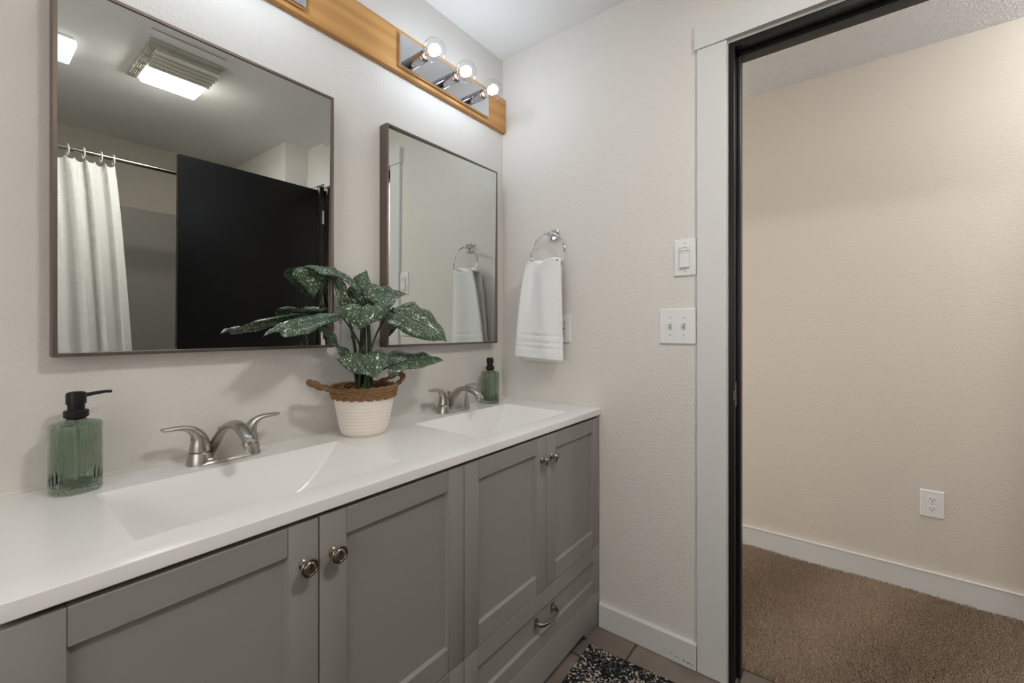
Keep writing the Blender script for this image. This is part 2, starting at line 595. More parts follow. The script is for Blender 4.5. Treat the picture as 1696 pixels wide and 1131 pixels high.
# open black door, hinged on the far side of the doorway, standing into the room
DY = -1.70
dr = obj('door_1', bbox((-.806, DY - .035, .018), (-.018, DY, 2.068), .002), M['door'], kind='structure')
for z in (1.884, 1.05, .25):
    bm = bmesh.new()
    box(bm, (-.016, DY - .0315, z - .045), (.0004, DY - .0285, z + .045), .0006)
    box(bm, (.0012, -1.6845, z - .045), (.031, -1.6815, z + .045), .0009)
    tube(bm, [(-.009, DY - .026, z - .045), (-.009, DY - .026, z + .045)], .006, 10)
    obj('hinge', bm, M['hinge'], dr)
for s in (1, -1):
    y0 = DY if s > 0 else DY - .035
    bm = bmesh.new()
    lathe(bm, [(.028, 0), (.028, .006), (.012, .012), (.011, .03), (.024, .042), (.028, .055), (.022, .064), (.0, .066)], (-.745, y0, .93), (0, s, 0), 24, cap=False)
    obj('door_knob', bm, M['nickel'], dr, smooth='all')

# ------------------------------------------------------------------ vanity
ZC = .8468
XV = -1.5165
van = thing('vanity_cabinet', 'long grey shaker vanity cabinet with four doors standing under the white sink top', 'vanity', (XV / 2, -.24, 0))
bm = bmesh.new()
box(bm, (XV + .002, -.470, .145), (-.002, -.005, .160))
box(bm, (XV + .002, -.012, .160), (-.002, -.005, .8225))
for x in (XV + .002, XV / 2 - .009, -.020):
    box(bm, (x, -.470, .160), (x + .018, -.012, .8225))
box(bm, (XV + .020, -.4705, .780), (-.020, -.455, .8225))
box(bm, (XV + .020, -.470, .316), (-.020, -.455, .330))
obj('carcass', bm, M['gapdark'], van)
bm = bmesh.new()
# base skirt with cut-out and feet
prism(bm, [(XV + .002, .1435), (XV + .002, 0), (XV + .098, 0), (XV + .128, .033), (-.130, .033), (-.100, 0), (-.002, 0), (-.002, .1435)], 1, -.489, -.470, .0008)
obj('base_skirt', bm, M['cabinet'], van, smooth=30)
for x0, x1 in ((XV + .002, XV + .020), (-.020, -.002)):
    obj('side_panel', bbox((x0, -.4695, 0), (x1, -.005, .144)), M['cabinet'], van)
obj('side_panel', bbox((XV - .0005, -.470, .144), (XV + .0018, -.005, .8155)), M['cabinet'], van)

def shaker(bm, x0, x1, z0, z1, st, rt, rb, yf=-.489, th=.018, rec=.009):
    """frame of stiles and rails with a recessed flat panel and a small sloped inner edge"""
    g = .0006
    for a, b in ((x0, x0 + st), (x1 - st, x1)):
        box(bm, (a, yf, z0), (b, yf + th, z1), .0012, 2)
    box(bm, (x0 + st + g, yf + .0004, z1 - rt), (x1 - st - g, yf + th, z1), .0008, 1)
    box(bm, (x0 + st + g, yf + .0004, z0), (x1 - st - g, yf + th, z0 + rb), .0008, 1)
    # panel and chamfer
    c = .004
    xa, xb, za, zb = x0 + st, x1 - st, z0 + rb, z1 - rt
    A = [(xa, yf + .001, za), (xb, yf + .001, za), (xb, yf + .001, zb), (xa, yf + .001, zb)]
    B = [(xa + c, yf + rec, za + c), (xb - c, yf + rec, za + c), (xb - c, yf + rec, zb - c), (xa + c, yf + rec, zb - c)]
    va = [bm.verts.new(p) for p in A]
    vb = [bm.verts.new(p) for p in B]
    for i in range(4):
        j = (i + 1) % 4
        bm.faces.new((va[i], va[j], vb[j], vb[i]))
    bm.faces.new(vb)

def knob(parent, x, z):
    bm = bmesh.new()
    lathe(bm, [(.0095, 0), (.0095, .0025), (.0065, .005), (.0055, .011), (.0075, .015), (.0125, .018), (.0155, .0205), (.0158, .0225),
               (.0150, .0238), (.0128, .0236), (.0120, .0226), (.0110, .0228), (.0098, .0242), (.006, .0258), (.0005, .0262)], (x, -.4890, z), (0, -1, 0), 28)
    obj('knob', bm, M['pewter'], parent, smooth=35)

dw = -XV / 4
g = .0013
for i in range(4):
    x0 = XV + i * dw + (g if i else .003)
    x1 = XV + (i + 1) * dw - (g if i < 3 else .003)
    bm = bmesh.new()
    shaker(bm, x0, x1, .3245, .8145, .0535, .050, .0585)
    d = obj('door', bm, M['cabinet'], van, smooth=30)
    kx = (x1 - .0268) if i % 2 == 0 else (x0 + .0268)
    knob(d, kx, .742)
for i in range(2):
    x0 = XV + i * 2 * dw + (g if i else .003)
    x1 = XV + (i + 1) * 2 * dw - (g if i < 1 else .003)
    bm = bmesh.new()
    shaker(bm, x0, x1, .1455, .3215, .0490, .0510, .0465)
    d = obj('drawer', bm, M['cabinet'], van, smooth=30)
    cx = (x0 + x1) / 2
    bm = bmesh.new()
    for s in (-1, 1):
        box(bm, (cx + s * .048 - .0075, -.4855, .221), (cx + s * .048 + .0075, -.479, .249), .002)
    pts = smoothpath([(cx - .048, -.482, .235), (cx - .0475, -.497, .235), (cx - .040, -.508, .2345), (cx - .022, -.5125, .234), (cx, -.5135, .234),
                      (cx + .022, -.5125, .234), (cx + .040, -.508, .2345), (cx + .0475, -.497, .235), (cx + .048, -.482, .235)], 5)
    n = len(pts)
    rad = [.0054 + .0060 * abs(2 * k / (n - 1) - 1) ** 3 for k in range(n)]
    tube(bm, pts, rad, 12, flat=.75, side=(0, 0, 1))
    obj('pull_handle', bm, M['pewter'], d, smooth=40)

# sink top with two integral basins
top = thing('sink_top', 'white one-piece double sink countertop on the grey vanity cabinet', 'countertop', (XV / 2, -.246, ZC - .0236))
SINKS = (-1.138, -.380)
HW = .2435
YB, YFN = -.128, -.420
bm = bmesh.new()
YF0 = -.4925
xs = [XV - .003, SINKS[0] - HW, SINKS[0] + HW, SINKS[1] - HW, SINKS[1] + HW, -.0006]
ys = [YF0 + .0022, YFN, YB, -.0005]
V = [[bm.verts.new((x, y, ZC)) for y in ys] for x in xs]
U = [[bm.verts.new((x, y, ZC - .0236)) for y in (YF0 + .002, YFN - .012, YB + .012, -.0005)] for x in xs]
NOSE = [(YF0 + .0010, ZC - .0003), (YF0 + .0003, ZC - .0010), (YF0, ZC - .0024), (YF0, ZC - .0218)]
W = [[bm.verts.new((x, y, z)) for y, z in NOSE] for x in xs]
for i in range(5):
    for j in range(3):
        if j == 1 and i in (1, 3):
            continue
        bm.faces.new((V[i][j], V[i + 1][j], V[i + 1][j + 1], V[i][j + 1]))
        bm.faces.new((U[i][j], U[i + 1][j], U[i + 1][j + 1], U[i][j + 1]))
    col = [[V[k][0]] + W[k] + [U[k][0]] for k in (i, i + 1)]
    for k in range(5):
        bm.faces.new((col[0][k], col[0][k + 1], col[1][k + 1], col[1][k]))
    bm.faces.new((V[i][3], V[i + 1][3], U[i + 1][3], U[i][3]))
for k in (0, 5):
    bm.faces.new([V[k][3], V[k][2], V[k][1], V[k][0]] + W[k] + [U[k][0], U[k][1], U[k][2], U[k][3]])
obj('deck', bm, M['marble'], top, smooth=20)

def basin(xc):
    bm = bmesh.new()
    NX, NY = 110, 64
    D = .128
    grid = []
    for j in range(NY + 1):
        row = []
        y = YFN + (YB - YFN) * j / NY
        for i in range(NX + 1):
            x = xc - HW + 2 * HW * i / NX
            d = HW - abs(x - xc)
            # sides fall away in an arc, back and front walls are nearly upright
            zs = D * (1 - (1 - min(d / .205, 1)) ** 2)
            db = (YB - y)
            df = (y - YFN)
            zb = db * 4.0
            zf = df * 2.6
            k = .006
            def smin(a, b):
                h = max(k - abs(a - b), 0) / k
                return min(a, b) - h * h * k * .25
            z = smin(smin(zs, zb), smin(zf, D - .012 * (1 - min(1, math.hypot(x - xc, (y + .25)) / .12))))
            # small soft roll at the rim
            z = max(z, 0)
            row.append(bm.verts.new((x, y, ZC - z)))
        grid.append(row)
    for j in range(NY):
        for i in range(NX):
            bm.faces.new((grid[j][i], grid[j][i + 1], grid[j + 1][i + 1], grid[j + 1][i]))
    b = obj('basin', bm, M['marble'], top, smooth='all')
    bm = bmesh.new()
    lathe(bm, [(.022, 0), (.022, .003), (.017, .0045), (.015, .003), (.002, .003)], (xc, -.25, ZC - .1165), (0, 0, 1), 24)
    obj('drain', bm, M['chrome'], b, smooth=40)
for xc in SINKS:
    basin(xc)
# bead of caulk along the walls
bm = bmesh.new()
prism(bm, [(-.0065, ZC + .0003), (-.0045, ZC + .0035), (-.0005, ZC + .0055), (-.0005, ZC + .0003)], 0, XV, -.001)
prism(bm, [(-.0045, ZC + .0003), (-.003, ZC + .002), (-.0007, ZC + .003), (-.0007, ZC + .0003)], 1, -.488, -.004)
obj('caulk_bead', bm, M['caulk'], top, smooth=60)

# ------------------------------------------------------------------ faucets
def faucet(xc, label):
    YC = -.066
    z0 = ZC + .0002
    f = thing('faucet', label, 'faucet', (xc, YC, z0), 'brushed nickel sink faucets')
    # oblong base, flared
    bm = bmesh.new()
    def oval(w, h, z, n=40):
        pts = []
        r = h
        for k in range(n):
            a = 2 * PI * k / n
            sx = (w - r) * (1 if math.cos(a) > 0 else -1)
            pts.append((xc + sx + r * math.cos(a), YC + r * math.sin(a), z))
        return pts
    rings = []
    for w_, h_, z_ in ((.0775, .0275, 0), (.0775, .0275, .0015), (.076, .0262, .003), (.0735, .024, .010), (.0725, .023, .013), (.070, .020, .0150)):
        rings.append([bm.verts.new(p) for p in oval(w_, h_, z0 + z_)])
    for a, b in zip(rings, rings[1:]):
        for k in range(len(a)):
            j = (k + 1) % len(a)
            bm.faces.new((a[k], a[j], b[j], b[k]))
    bm.faces.new(list(reversed(rings[0])))
    bm.faces.new(rings[-1])
    for s in (-1, 1):
        lathe(bm, [(.0265, 0.002), (.0262, .004), (.0225, .026), (.0215, .028), (.019, .0285)], (xc + s * .051, YC, z0), (0, 0, 1), 32)
    obj('base', bm, M['nickel'], f, smooth=40)
    # handles
    for s in (-1, 1):
        hx = xc + s * .051
        bm = bmesh.new()
        lathe(bm, [(.0208, .0296), (.0218, .0300), (.0220, .0310), (.0216, .0335)], (hx, YC, z0), (0, 0, 1), 32)
        pts = smoothpath([(hx, YC, z0 + .0325), (hx, YC, z0 + .044), (hx + s * .0015, YC, z0 + .056), (hx + s * .006, YC, z0 + .068), (hx + s * .014, YC, z0 + .0785), (hx + s * .027, YC - .001, z0 + .0865),
                          (hx + s * .043, YC - .002, z0 + .0895), (hx + s * .058, YC - .002, z0 + .0893), (hx + s * .068, YC - .002, z0 + .0898), (hx + s * .0735, YC - .002, z0 + .0912)], 6)
        n = len(pts)
        tube(bm, pts, lerpl([.0216, .0202, .0180, .0150, .0118, .0092, .0084, .0092, .0092, .0045], n), 24, flat=lerpl([1, 1, .97, .92, .86, .72, .62, .55, .5, .4], n), side=(0, 1, 0))
        h = obj('handle', bm, M['nickel'], f, smooth=45)
        if s < 0:
            bm = bmesh.new()
            bmesh.ops.create_uvsphere(bm, u_segments=12, v_segments=8, radius=.0042)
            for v in bm.verts:
                v.co = Vector((hx - .0148, YC - .0030, z0 + .0590)) + v.co
            obj('hot_mark', bm, M['red'], h, smooth='all')
    # spout: a broad arch over a flat web
    bm = bmesh.new()
    path = [(-.046, .008), (-.053, .034), (-.068, .060), (-.093, .081), (-.124, .0900), (-.150, .0890), (-.175, .0815), (-.197, .0705), (-.209, .063)]
    pts = smoothpath([(xc, y, z0 + z) for y, z in path], 6)
    n = len(pts)
    wid = lerpl([.0400, .0320, .0235, .0172, .0150, .0145, .0142, .0138, .0105], n)
    tube(bm, pts, wid, 24, flat=[.0098 / w_ for w_ in lerpl([.0400, .0320, .0235, .0172, .0150, .0145, .0142, .0138, .0125], n)], side=(1, 0, 0))
    # flat front panel closing the underside of the arch
    rows = []
    for k in range(23):
        q = pts[k]
        zz = q.z - z0
        yf = -.088 - .030 * (zz / .08) ** 1.5
        ww = wid[k] - .0035
        if yf > q.y - .002:
            yf = q.y - .002
        rows.append([bm.verts.new(c) for c in ((xc - ww, q.y, q.z - .001), (xc - ww, yf, q.z - .004), (xc + ww, yf, q.z - .004), (xc + ww, q.y, q.z - .001))])
    low = [bm.verts.new(c) for c in ((xc - .039, -.046, z0 + .001), (xc - .039, -.0885, z0 + .001), (xc + .039, -.0885, z0 + .001), (xc + .039, -.046, z0 + .001))]
    rows.insert(0, low)
    for a, b in zip(rows, rows[1:]):
        for k in range(4):
            bm.faces.new((a[k], a[(k + 1) % 4], b[(k + 1) % 4], b[k]))
    bm.faces.new(rows[0][::-1])
    bm.faces.new(rows[-1])
    sp = obj('spout', bm, M['nickel'], f, smooth=45)
    bm = bmesh.new()
    lathe(bm, [(.0118, 0), (.0118, .010), (.0108, .0105), (.0108, .016), (.009, .0165), (.002, .0165)], (xc, -.1965, z0 + .0685), (0, -.18, -1), 28)
    obj('aerator', bm, M['nickel'], sp, smooth=40)
    bm = bmesh.new()
    lathe(bm, [(.0026, .012), (.0026, .060), (.0045, .064), (.0066, .0685), (.0068, .071), (.0045, .0735), (.0005, .074)], (xc, -.047, z0), (0, .12, 1), 16)
    obj('lift_rod', bm, M['nickel'], f, smooth=45)
    return f
faucet(-1.1465, 'brushed nickel faucet behind the left basin, under the left mirror, nearest the camera')
faucet(-.3805, 'brushed nickel faucet over the right basin, close to the plain soap bottle by the corner')

# ------------------------------------------------------------------ soap dispensers
def soap(x, y, rot, label):
    t = thing('soap_dispenser', label, 'soap dispenser', (x, y, ZC), 'green glass soap dispensers')
    z0 = ZC + .0004
    R = .0378
    NF = 26
    fl = lambda a, h: 1 + .035 * (abs(math.cos(NF * a / 2)) - .6) if .004 < h < .130 else 1
    bm = bmesh.new()
    prof = [(.0005, .0), (.034, 0), (.0375, .002), (.0382, .006), (.0382, .020), (.0382, .060), (.0382, .100), (.0382, .124), (.0375, .1295), (.0345, .1325), (.026, .1345),
            (.0165, .1355), (.0140, .138), (.0140, .146)]
    inn = [(.0115, .146), (.0115, .137), (.0145, .1325), (.030, .1295), (.0335, .126), (.0342, .120), (.0342, .060), (.0342, .016), (.031, .0125), (.0005, .012)]
    lathe(bm, [(r * R / .0382 if r > .03 else r, h) for r, h in prof] + inn, (x, y, z0), (0, 0, 1), 156, mod=fl, cap=False)
    obj('bottle', bm, M['bottle'], t, smooth=60)
    bm = bmesh.new()
    lathe(bm, [(.0105, .136), (.0168, .1415), (.0168, .1415), (.0182, .1425), (.0182, .1535), (.0168, .155), (.0125, .1555), (.0125, .167), (.0148, .1675), (.0148, .185), (.0140, .1885), (.010, .1905), (.0005, .191)], (x, y, z0), (0, 0, 1), 32)
    pm = obj('pump', bm, M['blackmatte'], t, smooth=40)
    bm = bmesh.new()
    dx, dy = math.cos(rot), math.sin(rot)
    tube(bm, [(x + dx * .010, y + dy * .010, z0 + .1815), (x + dx * .030, y + dy * .030, z0 + .1835), (x + dx * .048, y + dy * .048, z0 + .1845), (x + dx * .0585, y + dy * .0585, z0 + .1835)],
         [.0042, .0036, .0032, .0030], 12, side=(0, 0, 1))
    obj('nozzle', bm, M['blackmatte'], pm, smooth=45)
    bm = bmesh.new()
    tube(bm, [(x, y, z0 + .016), (x, y, z0 + .139)], .0035, 10)
    obj('dip_tube', bm, M['clear'], pm, smooth=45)
    return t
soap(-1.4013, -.0675, math.radians(22), 'fluted green glass soap dispenser with its black nozzle in view, nearest the camera')
soap(-.1581, -.0590, math.radians(232), 'fluted green glass soap dispenser at the far corner beside the right faucet')

# ------------------------------------------------------------------ mirrors
def mirror(x0, x1, z0, z1, tilt, yaw, label, cat='mirror'):
    D = .0415
    fw = .0072
    t = thing('framed_mirror', label, cat, ((x0 + x1) / 2, -.001, (z0 + z1) / 2), 'pair of framed vanity mirrors')
    bm = bmesh.new()
    def ring(a, y):
        return [bm.verts.new(p) for p in ((x0 + a, y, z0 + a), (x1 - a, y, z0 + a), (x1 - a, y, z1 - a), (x0 + a, y, z1 - a))]
    seq = [ring(0, -.0006), ring(0, -D + .0006), ring(.0006, -D), ring(fw - .0006, -D), ring(fw, -D + .0006), ring(fw, -.010)]
    for a, b in zip(seq, seq[1:]):
        for i in range(4):
            j = (i + 1) % 4
            bm.faces.new((a[i], a[j], b[j], b[i]))
    obj('frame', bm, M['bronze'], t)
    # glass: flat field with a bevelled border that turns slightly towards the middle
    cx, cz = (x0 + x1) / 2, (z0 + z1) / 2
    def yy(x, z):
        return -.0335 - math.tan(math.radians(yaw)) * (x - cx) - math.tan(math.radians(tilt)) * (z - cz)
    bm = bmesh.new()
    bw = .020
    lift = bw * math.tan(math.radians(.8))
    a = fw - .0004
    A = [(x0 + a, z0 + a), (x1 - a, z0 + a), (x1 - a, z1 - a), (x0 + a, z1 - a)]
    b = fw + bw
    B = [(x0 + b, z0 + b), (x1 - b, z0 + b), (x1 - b, z1 - b), (x0 + b, z1 - b)]
    va = [bm.verts.new((x, yy(x, z) - (lift if x > cx else 0), z)) for x, z in A]
    vb = [bm.verts.new((x, yy(x, z), z)) for x, z in B]
    vc = [bm.verts.new((x, -.012, z)) for x, z in A]
    for i in range(4):
        j = (i + 1) % 4
        bm.faces.new((va[i], va[j], vb[j], vb[i]))
        bm.faces.new((vc[i], vc[j], va[j], va[i]))
    bm.faces.new(vb)
    obj('glass', bm, M['mirror'], t)
    bm = bbox((x0 + .02, -.0118, z0 + .02), (x1 - .02, -.0008, z1 - .02))
    obj('backing_board', bm, M['gapdark'], t)
mirror(-1.4309, -.8529, 1.1046, 1.8504, .8, 0, 'bronze framed wall mirror over the left basin, reflecting the black door and shower curtain')
mirror(-.6646, -.0881, 1.0980, 1.8486, .45, .8, 'bronze framed wall mirror over the right basin, reflecting the towel ring')

# ------------------------------------------------------------------ wooden light board and vanity lights
tag(obj('light_board', bbox((-1.512, -.020, 2.0570), (-.0012, -.0006, 2.2065), .0015), M['wood']),
    'long honey-coloured wooden plank on the wall above both mirrors, carrying the bulb strips', 'wooden board')

def bulb_strip(x0, x1, label):
    zb, zt = 2.0725, 2.1835
    yf = -.036
    t = thing('vanity_light', label, 'light fixture', ((x0 + x1) / 2, -.020, 2.128), 'chrome bulb strips on the wooden board')
    bm = bmesh.new()
    box(bm, (x0, yf, zb), (x1, -.0202, zt), .0015)
    obj('backplate', bm, M['chrome'], t)
    xc = (x0 + x1) / 2 - .0315
    for k in (-1, 0, 1):
        x, z = xc + k * .1525, 2.1005
        bm = bmesh.new()
        lathe(bm, [(.0195, 0), (.0195, .024), (.0188, .0245), (.0188, .026), (.0195, .0265), (.0195, .064), (.018, .0655), (.0165, .0655), (.0165, .060), (.001, .060)], (x, yf, z), (0, -1, 0), 32)
        so = obj('socket', bm, M['socketchrome'], t, smooth=35)
        bm = bmesh.new()
        R = .0385
        c0 = .118
        prof = [(.0125, .054), (.0135, .066)] + [(max(R * math.sin(a), .0004), c0 - R * math.cos(a)) for a in [math.radians(22 + i * 158 / 18) for i in range(19)]]
        lathe(bm, prof, (x, yf, z), (0, -1, 0), 32, cap=False)
        gl = obj('bulb', bm, M['bulbglass'], so, smooth='all')
        bm = bmesh.new()
        lathe(bm, [(.0128, .060), (.0128, .069), (.0112, .071), (.0040, .073), (.0035, .098), (.001, .098)], (x, yf, z), (0, -1, 0), 20)
        obj('bulb_stem', bm, M['brass'], so, smooth=40)
        bm = bmesh.new()
        bmesh.ops.create_icosphere(bm, subdivisions=2, radius=.0170)
        for v in bm.verts:
            v.co = v.co + Vector((x, yf - .112, z))
        obj('lamp_core', bm, M['core'], so, smooth='all')
bulb_strip(-.6055, -.1390, 'chrome three-bulb light strip on the right half of the wooden board, bulbs in view')
bulb_strip(-1.4000, -.9335, 'chrome light strip on the left of the wooden board, only its end corner in view')

# ------------------------------------------------------------------ towel ring and towel
tr = thing('towel_ring', 'round chrome towel ring on a square post on the right wall', 'towel ring', (0, -.2855, 1.553))
bm = bmesh.new()
box(bm, (-.012, -.3065, 1.531), (-.0004, -.2640, 1.576), .004, 3)
box(bm, (-.044, -.2935, 1.545), (-.010, -.2765, 1.563), .003, 2)
obj('mount', bm, M['chrome'], tr, smooth=40)
bm = bmesh.new()
RC, RR = Vector((-.047, -.2760, 1.4735)), .0815
pts = [RC + Vector((.004 * math.cos(2 * PI * k / 64), RR * math.sin(2 * PI * k / 64), RR * math.cos(2 * PI * k / 64))) for k in range(64)]
tube(bm, pts, .0042, 12, closed=True, side=(1, 0, 0))
lathe(bm, [(.0075, -.006), (.0075, .006), (.0055, .008), (.001, .008)], (-.049, -.2760, 1.5555), (-1, 0, 0), 20)
obj('ring', bm, M['chrome'], tr, smooth='all')

def towel():
    bm = bmesh.new()
    # each layer is a closed, softly folded sleeve; rows run from the ring to the hem
    def layer(zt, zbL, zbR, ytL, ytR, ybL, ybR, x_t, x_b, th, phase, seed, nfold):
        NZ, NW = 70, 64
        rings = []
        for i in range(NZ + 1):
            t = i / NZ
            e = t ** .8
            yl = ytL + (ybL - ytL) * e
            yr = ytR + (ybR - ytR) * (t ** .55)
            xm = x_t + (x_b - x_t) * t
            front, back = [], []
            for k in range(NW + 1):
                s = k / NW
                y = yl + (yr - yl) * s
                zb = zbL + (zbR - zbL) * s
                z = zt + (zb - zt) * t
                # bunched at the ring: top edge dips between two humps
                z += (1 - t) ** 6 * (.010 * math.sin(s * PI * 2.2 + .4) - .010 * abs(s - .5))
                amp = .0115 * (1 - t) ** .6 + .0045
                fold = amp * math.sin(nfold * 2 * PI * s + phase + .6 * t) + .35 * amp * math.sin(2.7 * nfold * PI * s + 1.3 + phase)
                thick = th * (math.sin(PI * min(max(s, .0), 1)) ** .35 + .02)
                if 0.745 < t < .765 or .82 < t < .835 or .885 < t < .897:
                    thick *= .72
                jig = .0007
                front.append(bm.verts.new((xm + fold - thick / 2 + random.uniform(-jig, jig), y, z + random.uniform(-jig, jig))))
                back.append(bm.verts.new((xm + fold * .8 + thick / 2, y, z)))
            rings.append(front + back[::-1])
        m = len(rings[0])
        for a, b in zip(rings, rings[1:]):
            for k in range(m):
                j = (k + 1) % m
                bm.faces.new((a[k], a[j], b[j], b[k]))
        bm.faces.new(list(reversed(rings[0])))
        bm.faces.new(rings[-1])
    layer(1.437, 1.030, 1.041, -.347, -.208, -.356, -.122, -.072, -.061, .026, .6, 1, 1.6)
    layer(1.436, 1.020, 1.024, -.338, -.205, -.318, -.135, -.034, -.026, .016, 2.2, 2, 1.1)
    # saddle over the ring
    pts = [Vector((-.044, -.345 + .151 * k / 24, 1.438 + .006 * math.sin(k / 24 * PI * 2.4 + .3) - .012 * (abs(k / 24 - .5) * 2) ** 3)) for k in range(25)]
    tube(bm, pts, [.004 + .013 * math.sin(PI * (k + 1.5) / 27) ** .5 for k in range(25)], 16, side=(1, 0, 0), flat=.8)
    o = obj('hand_towel', bm, M['towel'], smooth='all')
    tag(o, 'white terry hand towel hanging from the chrome ring', 'towel')
towel()

# ------------------------------------------------------------------ switches and outlets
def screw(bm, P, ax, r=.0028):
    q = Vector(ax)
    lathe(bm, [(r, 0), (r, .0008), (r * .7, .0014), (.0002, .0015)], P, ax, 12)

def plate(bm, cu, cz, w_, h_, t_, place):
    """bevelled cover plate; place(u, z, n) gives the world point: u along the wall, n out of it"""
    w2, h2 = w_ / 2, h_ / 2
    b = .003
    R = [[(-w2, -h2), (w2, -h2), (w2, h2), (-w2, h2)], [(-w2, -h2), (w2, -h2), (w2, h2), (-w2, h2)],
         [(-w2 + b, -h2 + b), (w2 - b, -h2 + b), (w2 - b, h2 - b), (-w2 + b, h2 - b)]]
    hs = [0.0003, t_ * .45, t_]
    rr = [[bm.verts.new(place(cu + u, cz + z, h)) for u, z in ring] for ring, h in zip(R, hs)]
    for a, c in zip(rr, rr[1:]):
        for i in range(4):
            j = (i + 1) % 4
            bm.faces.new((a[i], a[j], c[j], c[i]))
    bm.faces.new(rr[-1])
    bm.faces.new(list(reversed(rr[0])))

def pbox(bm, place, u0, u1, z0, z1, n0, n1, bev=.0006):
    a, b = Vector(place(u0, z0, n0)), Vector(place(u1, z1, n1))
    lo = [min(a[i], b[i]) for i in range(3)]
    hi = [max(a[i], b[i]) for i in range(3)]
    box(bm, lo, hi, bev)

RW = lambda u, z, n: (-n, u, z)            # on the right wall (u = y)
BW = lambda u, z, n: (u, -n, z)            # on the back wall (u = x)
HWL = lambda u, z, n: (1.036 - n, u, z)    # on the hall wall

# fan sensor switch
cy, cz = -.8130, 1.4055
t = thing('fan_switch', 'single white sensor switch plate beside the door casing, above the double switch', 'switch', (0, cy, cz))
bm = bmesh.new()
plate(bm, cy, cz, .0755, .1265, .006, RW)
obj('cover_plate', bm, M['plastic'], t)
bm = bmesh.new()
pbox(bm, RW, cy - .0170, cy + .0170, cz - .0360, cz + .0400, .0055, .0085, .0015)
pbox(bm, RW, cy - .0165, cy + .0165, cz - .0355, cz + .0130, .008, .0150, .003)
pbox(bm, RW, cy - .0165, cy + .0165, cz + .0140, cz + .0210, .008, .0120, .001)
pbox(bm, RW, cy - .0165, cy + .0165, cz + .0220, cz + .0395, .008, .0135, .003)
sw = obj('sensor_switch', bm, M['plastic'], t)
bm = bmesh.new()
for k in range(5):
    a = math.radians(40 + 25 * k)
    u, z = cy + .0115 * math.cos(a), cz + .0245 + .0105 * math.sin(a)
    pbox(bm, RW, u - .0011, u + .0011, z - .0016, z + .0016, .0130, .0139, .0003)
obj('icon_marks', bm, M['slot'], sw)
bm = bmesh.new()
pbox(bm, RW, cy - .0165, cy + .0165, cz + .0130, cz + .0140, .008, .0095, .0002)
pbox(bm, RW, cy - .0165, cy + .0165, cz + .0210, cz + .0220, .008, .0095, .0002)
obj('seam', bm, M['screw'], sw)
for s in (1, -1):
    bm = bmesh.new()
    screw(bm, (-.0058, cy, cz + s * .0485), (-1, 0, 0))
    obj('screw', bm, M['screw'], t)

# double toggle
cy, cz = -.7865, 1.1685
t = thing('toggle_switch', 'white two-toggle switch plate beside the door casing, below the sensor switch', 'switch', (0, cy, cz))
bm = bmesh.new()
plate(bm, cy, cz, .125, .1235, .006, RW)
obj('cover_plate', bm, M['plastic'], t)
for s in (1, -1):
    u = cy + s * .023
    bm = bmesh.new()
    pbox(bm, RW, u - .0052, u + .0052, cz - .0125, cz + .0125, .0056, .0064, .0002)
    sl = obj('toggle_slot', bm, M['screw'], t)
    bm = bmesh.new()
    prism(bm, [(-.005, cz - .007), (-.0085, cz - .004), (-.0185, cz + .0085), (-.0175, cz + .0125), (-.013, cz + .0128), (-.005, cz + .007)], 1, u - .0038, u + .0038, .0008)
    obj('toggle', bm, M['plastic'], t, smooth=40)
    for k in (1, -1):
        bm = bmesh.new()
        screw(bm, (-.0058, u, cz + k * .0302), (-1, 0, 0))
        obj('screw', bm, M['screw'], t)

# GFCI outlet half behind the towel
cy, cz = -.3228, 1.1610
t = thing('gfci_outlet', 'almond ground-fault outlet on the right wall, half hidden behind the hanging towel', 'outlet', (0, cy, cz))
bm = bmesh.new()
plate(bm, cy, cz, .0755, .1165, .006, RW)
obj('cover_plate', bm, M['plastic'], t)
bm = bmesh.new()
pbox(bm, RW, cy - .0170, cy + .0170, cz - .0340, cz + .0340, .0050, .0080, .0012)
fc = obj('receptacle', bm, M['ivory'], t)
bm = bmesh.new()
for s in (1, -1):
    z = cz + s * .020
    pbox(bm, RW, cy - .0072, cy - .0056, z - .004, z + .004, .0078, .0083, .0001)
    pbox(bm, RW, cy + .0056, cy + .0072, z - .0033, z + .0033, .0078, .0083, .0001)
    pbox(bm, RW, cy - .0018, cy + .0018, z - s * .0075 - .0018, z - s * .0075 + .0018, .0078, .0083, .0001)
pbox(bm, RW, cy - .009, cy - .001, cz - .003, cz + .003, .0078, .0090, .0003)
pbox(bm, RW, cy + .001, cy + .009, cz - .003, cz + .003, .0078, .0090, .0003)
obj('slots', bm, M['slot'], fc)

def duplex(t, cu, cz, place, ax):
    bm = bmesh.new()
    plate(bm, cu, cz, .0755, .1165, .006, place)
    obj('cover_plate', bm, M['plastic'], t)
    for s in (1, -1):
        z = cz + s * .0195
        bm = bmesh.new()
        # oval face
        n = 28
        ring = []
        for h in (.0055, .0080):
            ring.append([bm.verts.new(place(cu + max(-.0155, min(.0155, .0185 * math.cos(2 * PI * k / n))), z + .0145 * math.sin(2 * PI * k / n) * (1 if abs(math.sin(2 * PI * k / n)) < .9 else .95), h)) for k in range(n)])
        for k in range(n):
            j = (k + 1) % n
            bm.faces.new((ring[0][k], ring[0][j], ring[1][j], ring[1][k]))
        bm.faces.new(ring[1])
        fc = obj('receptacle', bm, M['plastic'], t)
        bm = bmesh.new()
        pbox(bm, place, cu - .0072, cu - .0052, z - .002, z + .0065, .0078, .0084, .0001)
        pbox(bm, place, cu + .0052, cu + .0072, z - .001, z + .0060, .0078, .0084, .0001)
        pbox(bm, place, cu - .0022, cu + .0022, z - .0085, z - .0045, .0078, .0084, .0001)
        obj('slots', bm, M['slot'], fc)
    bm = bmesh.new()
    screw(bm, place(cu, cz, .0058), ax, .0025)
    obj('screw', bm, M['screw'], t)
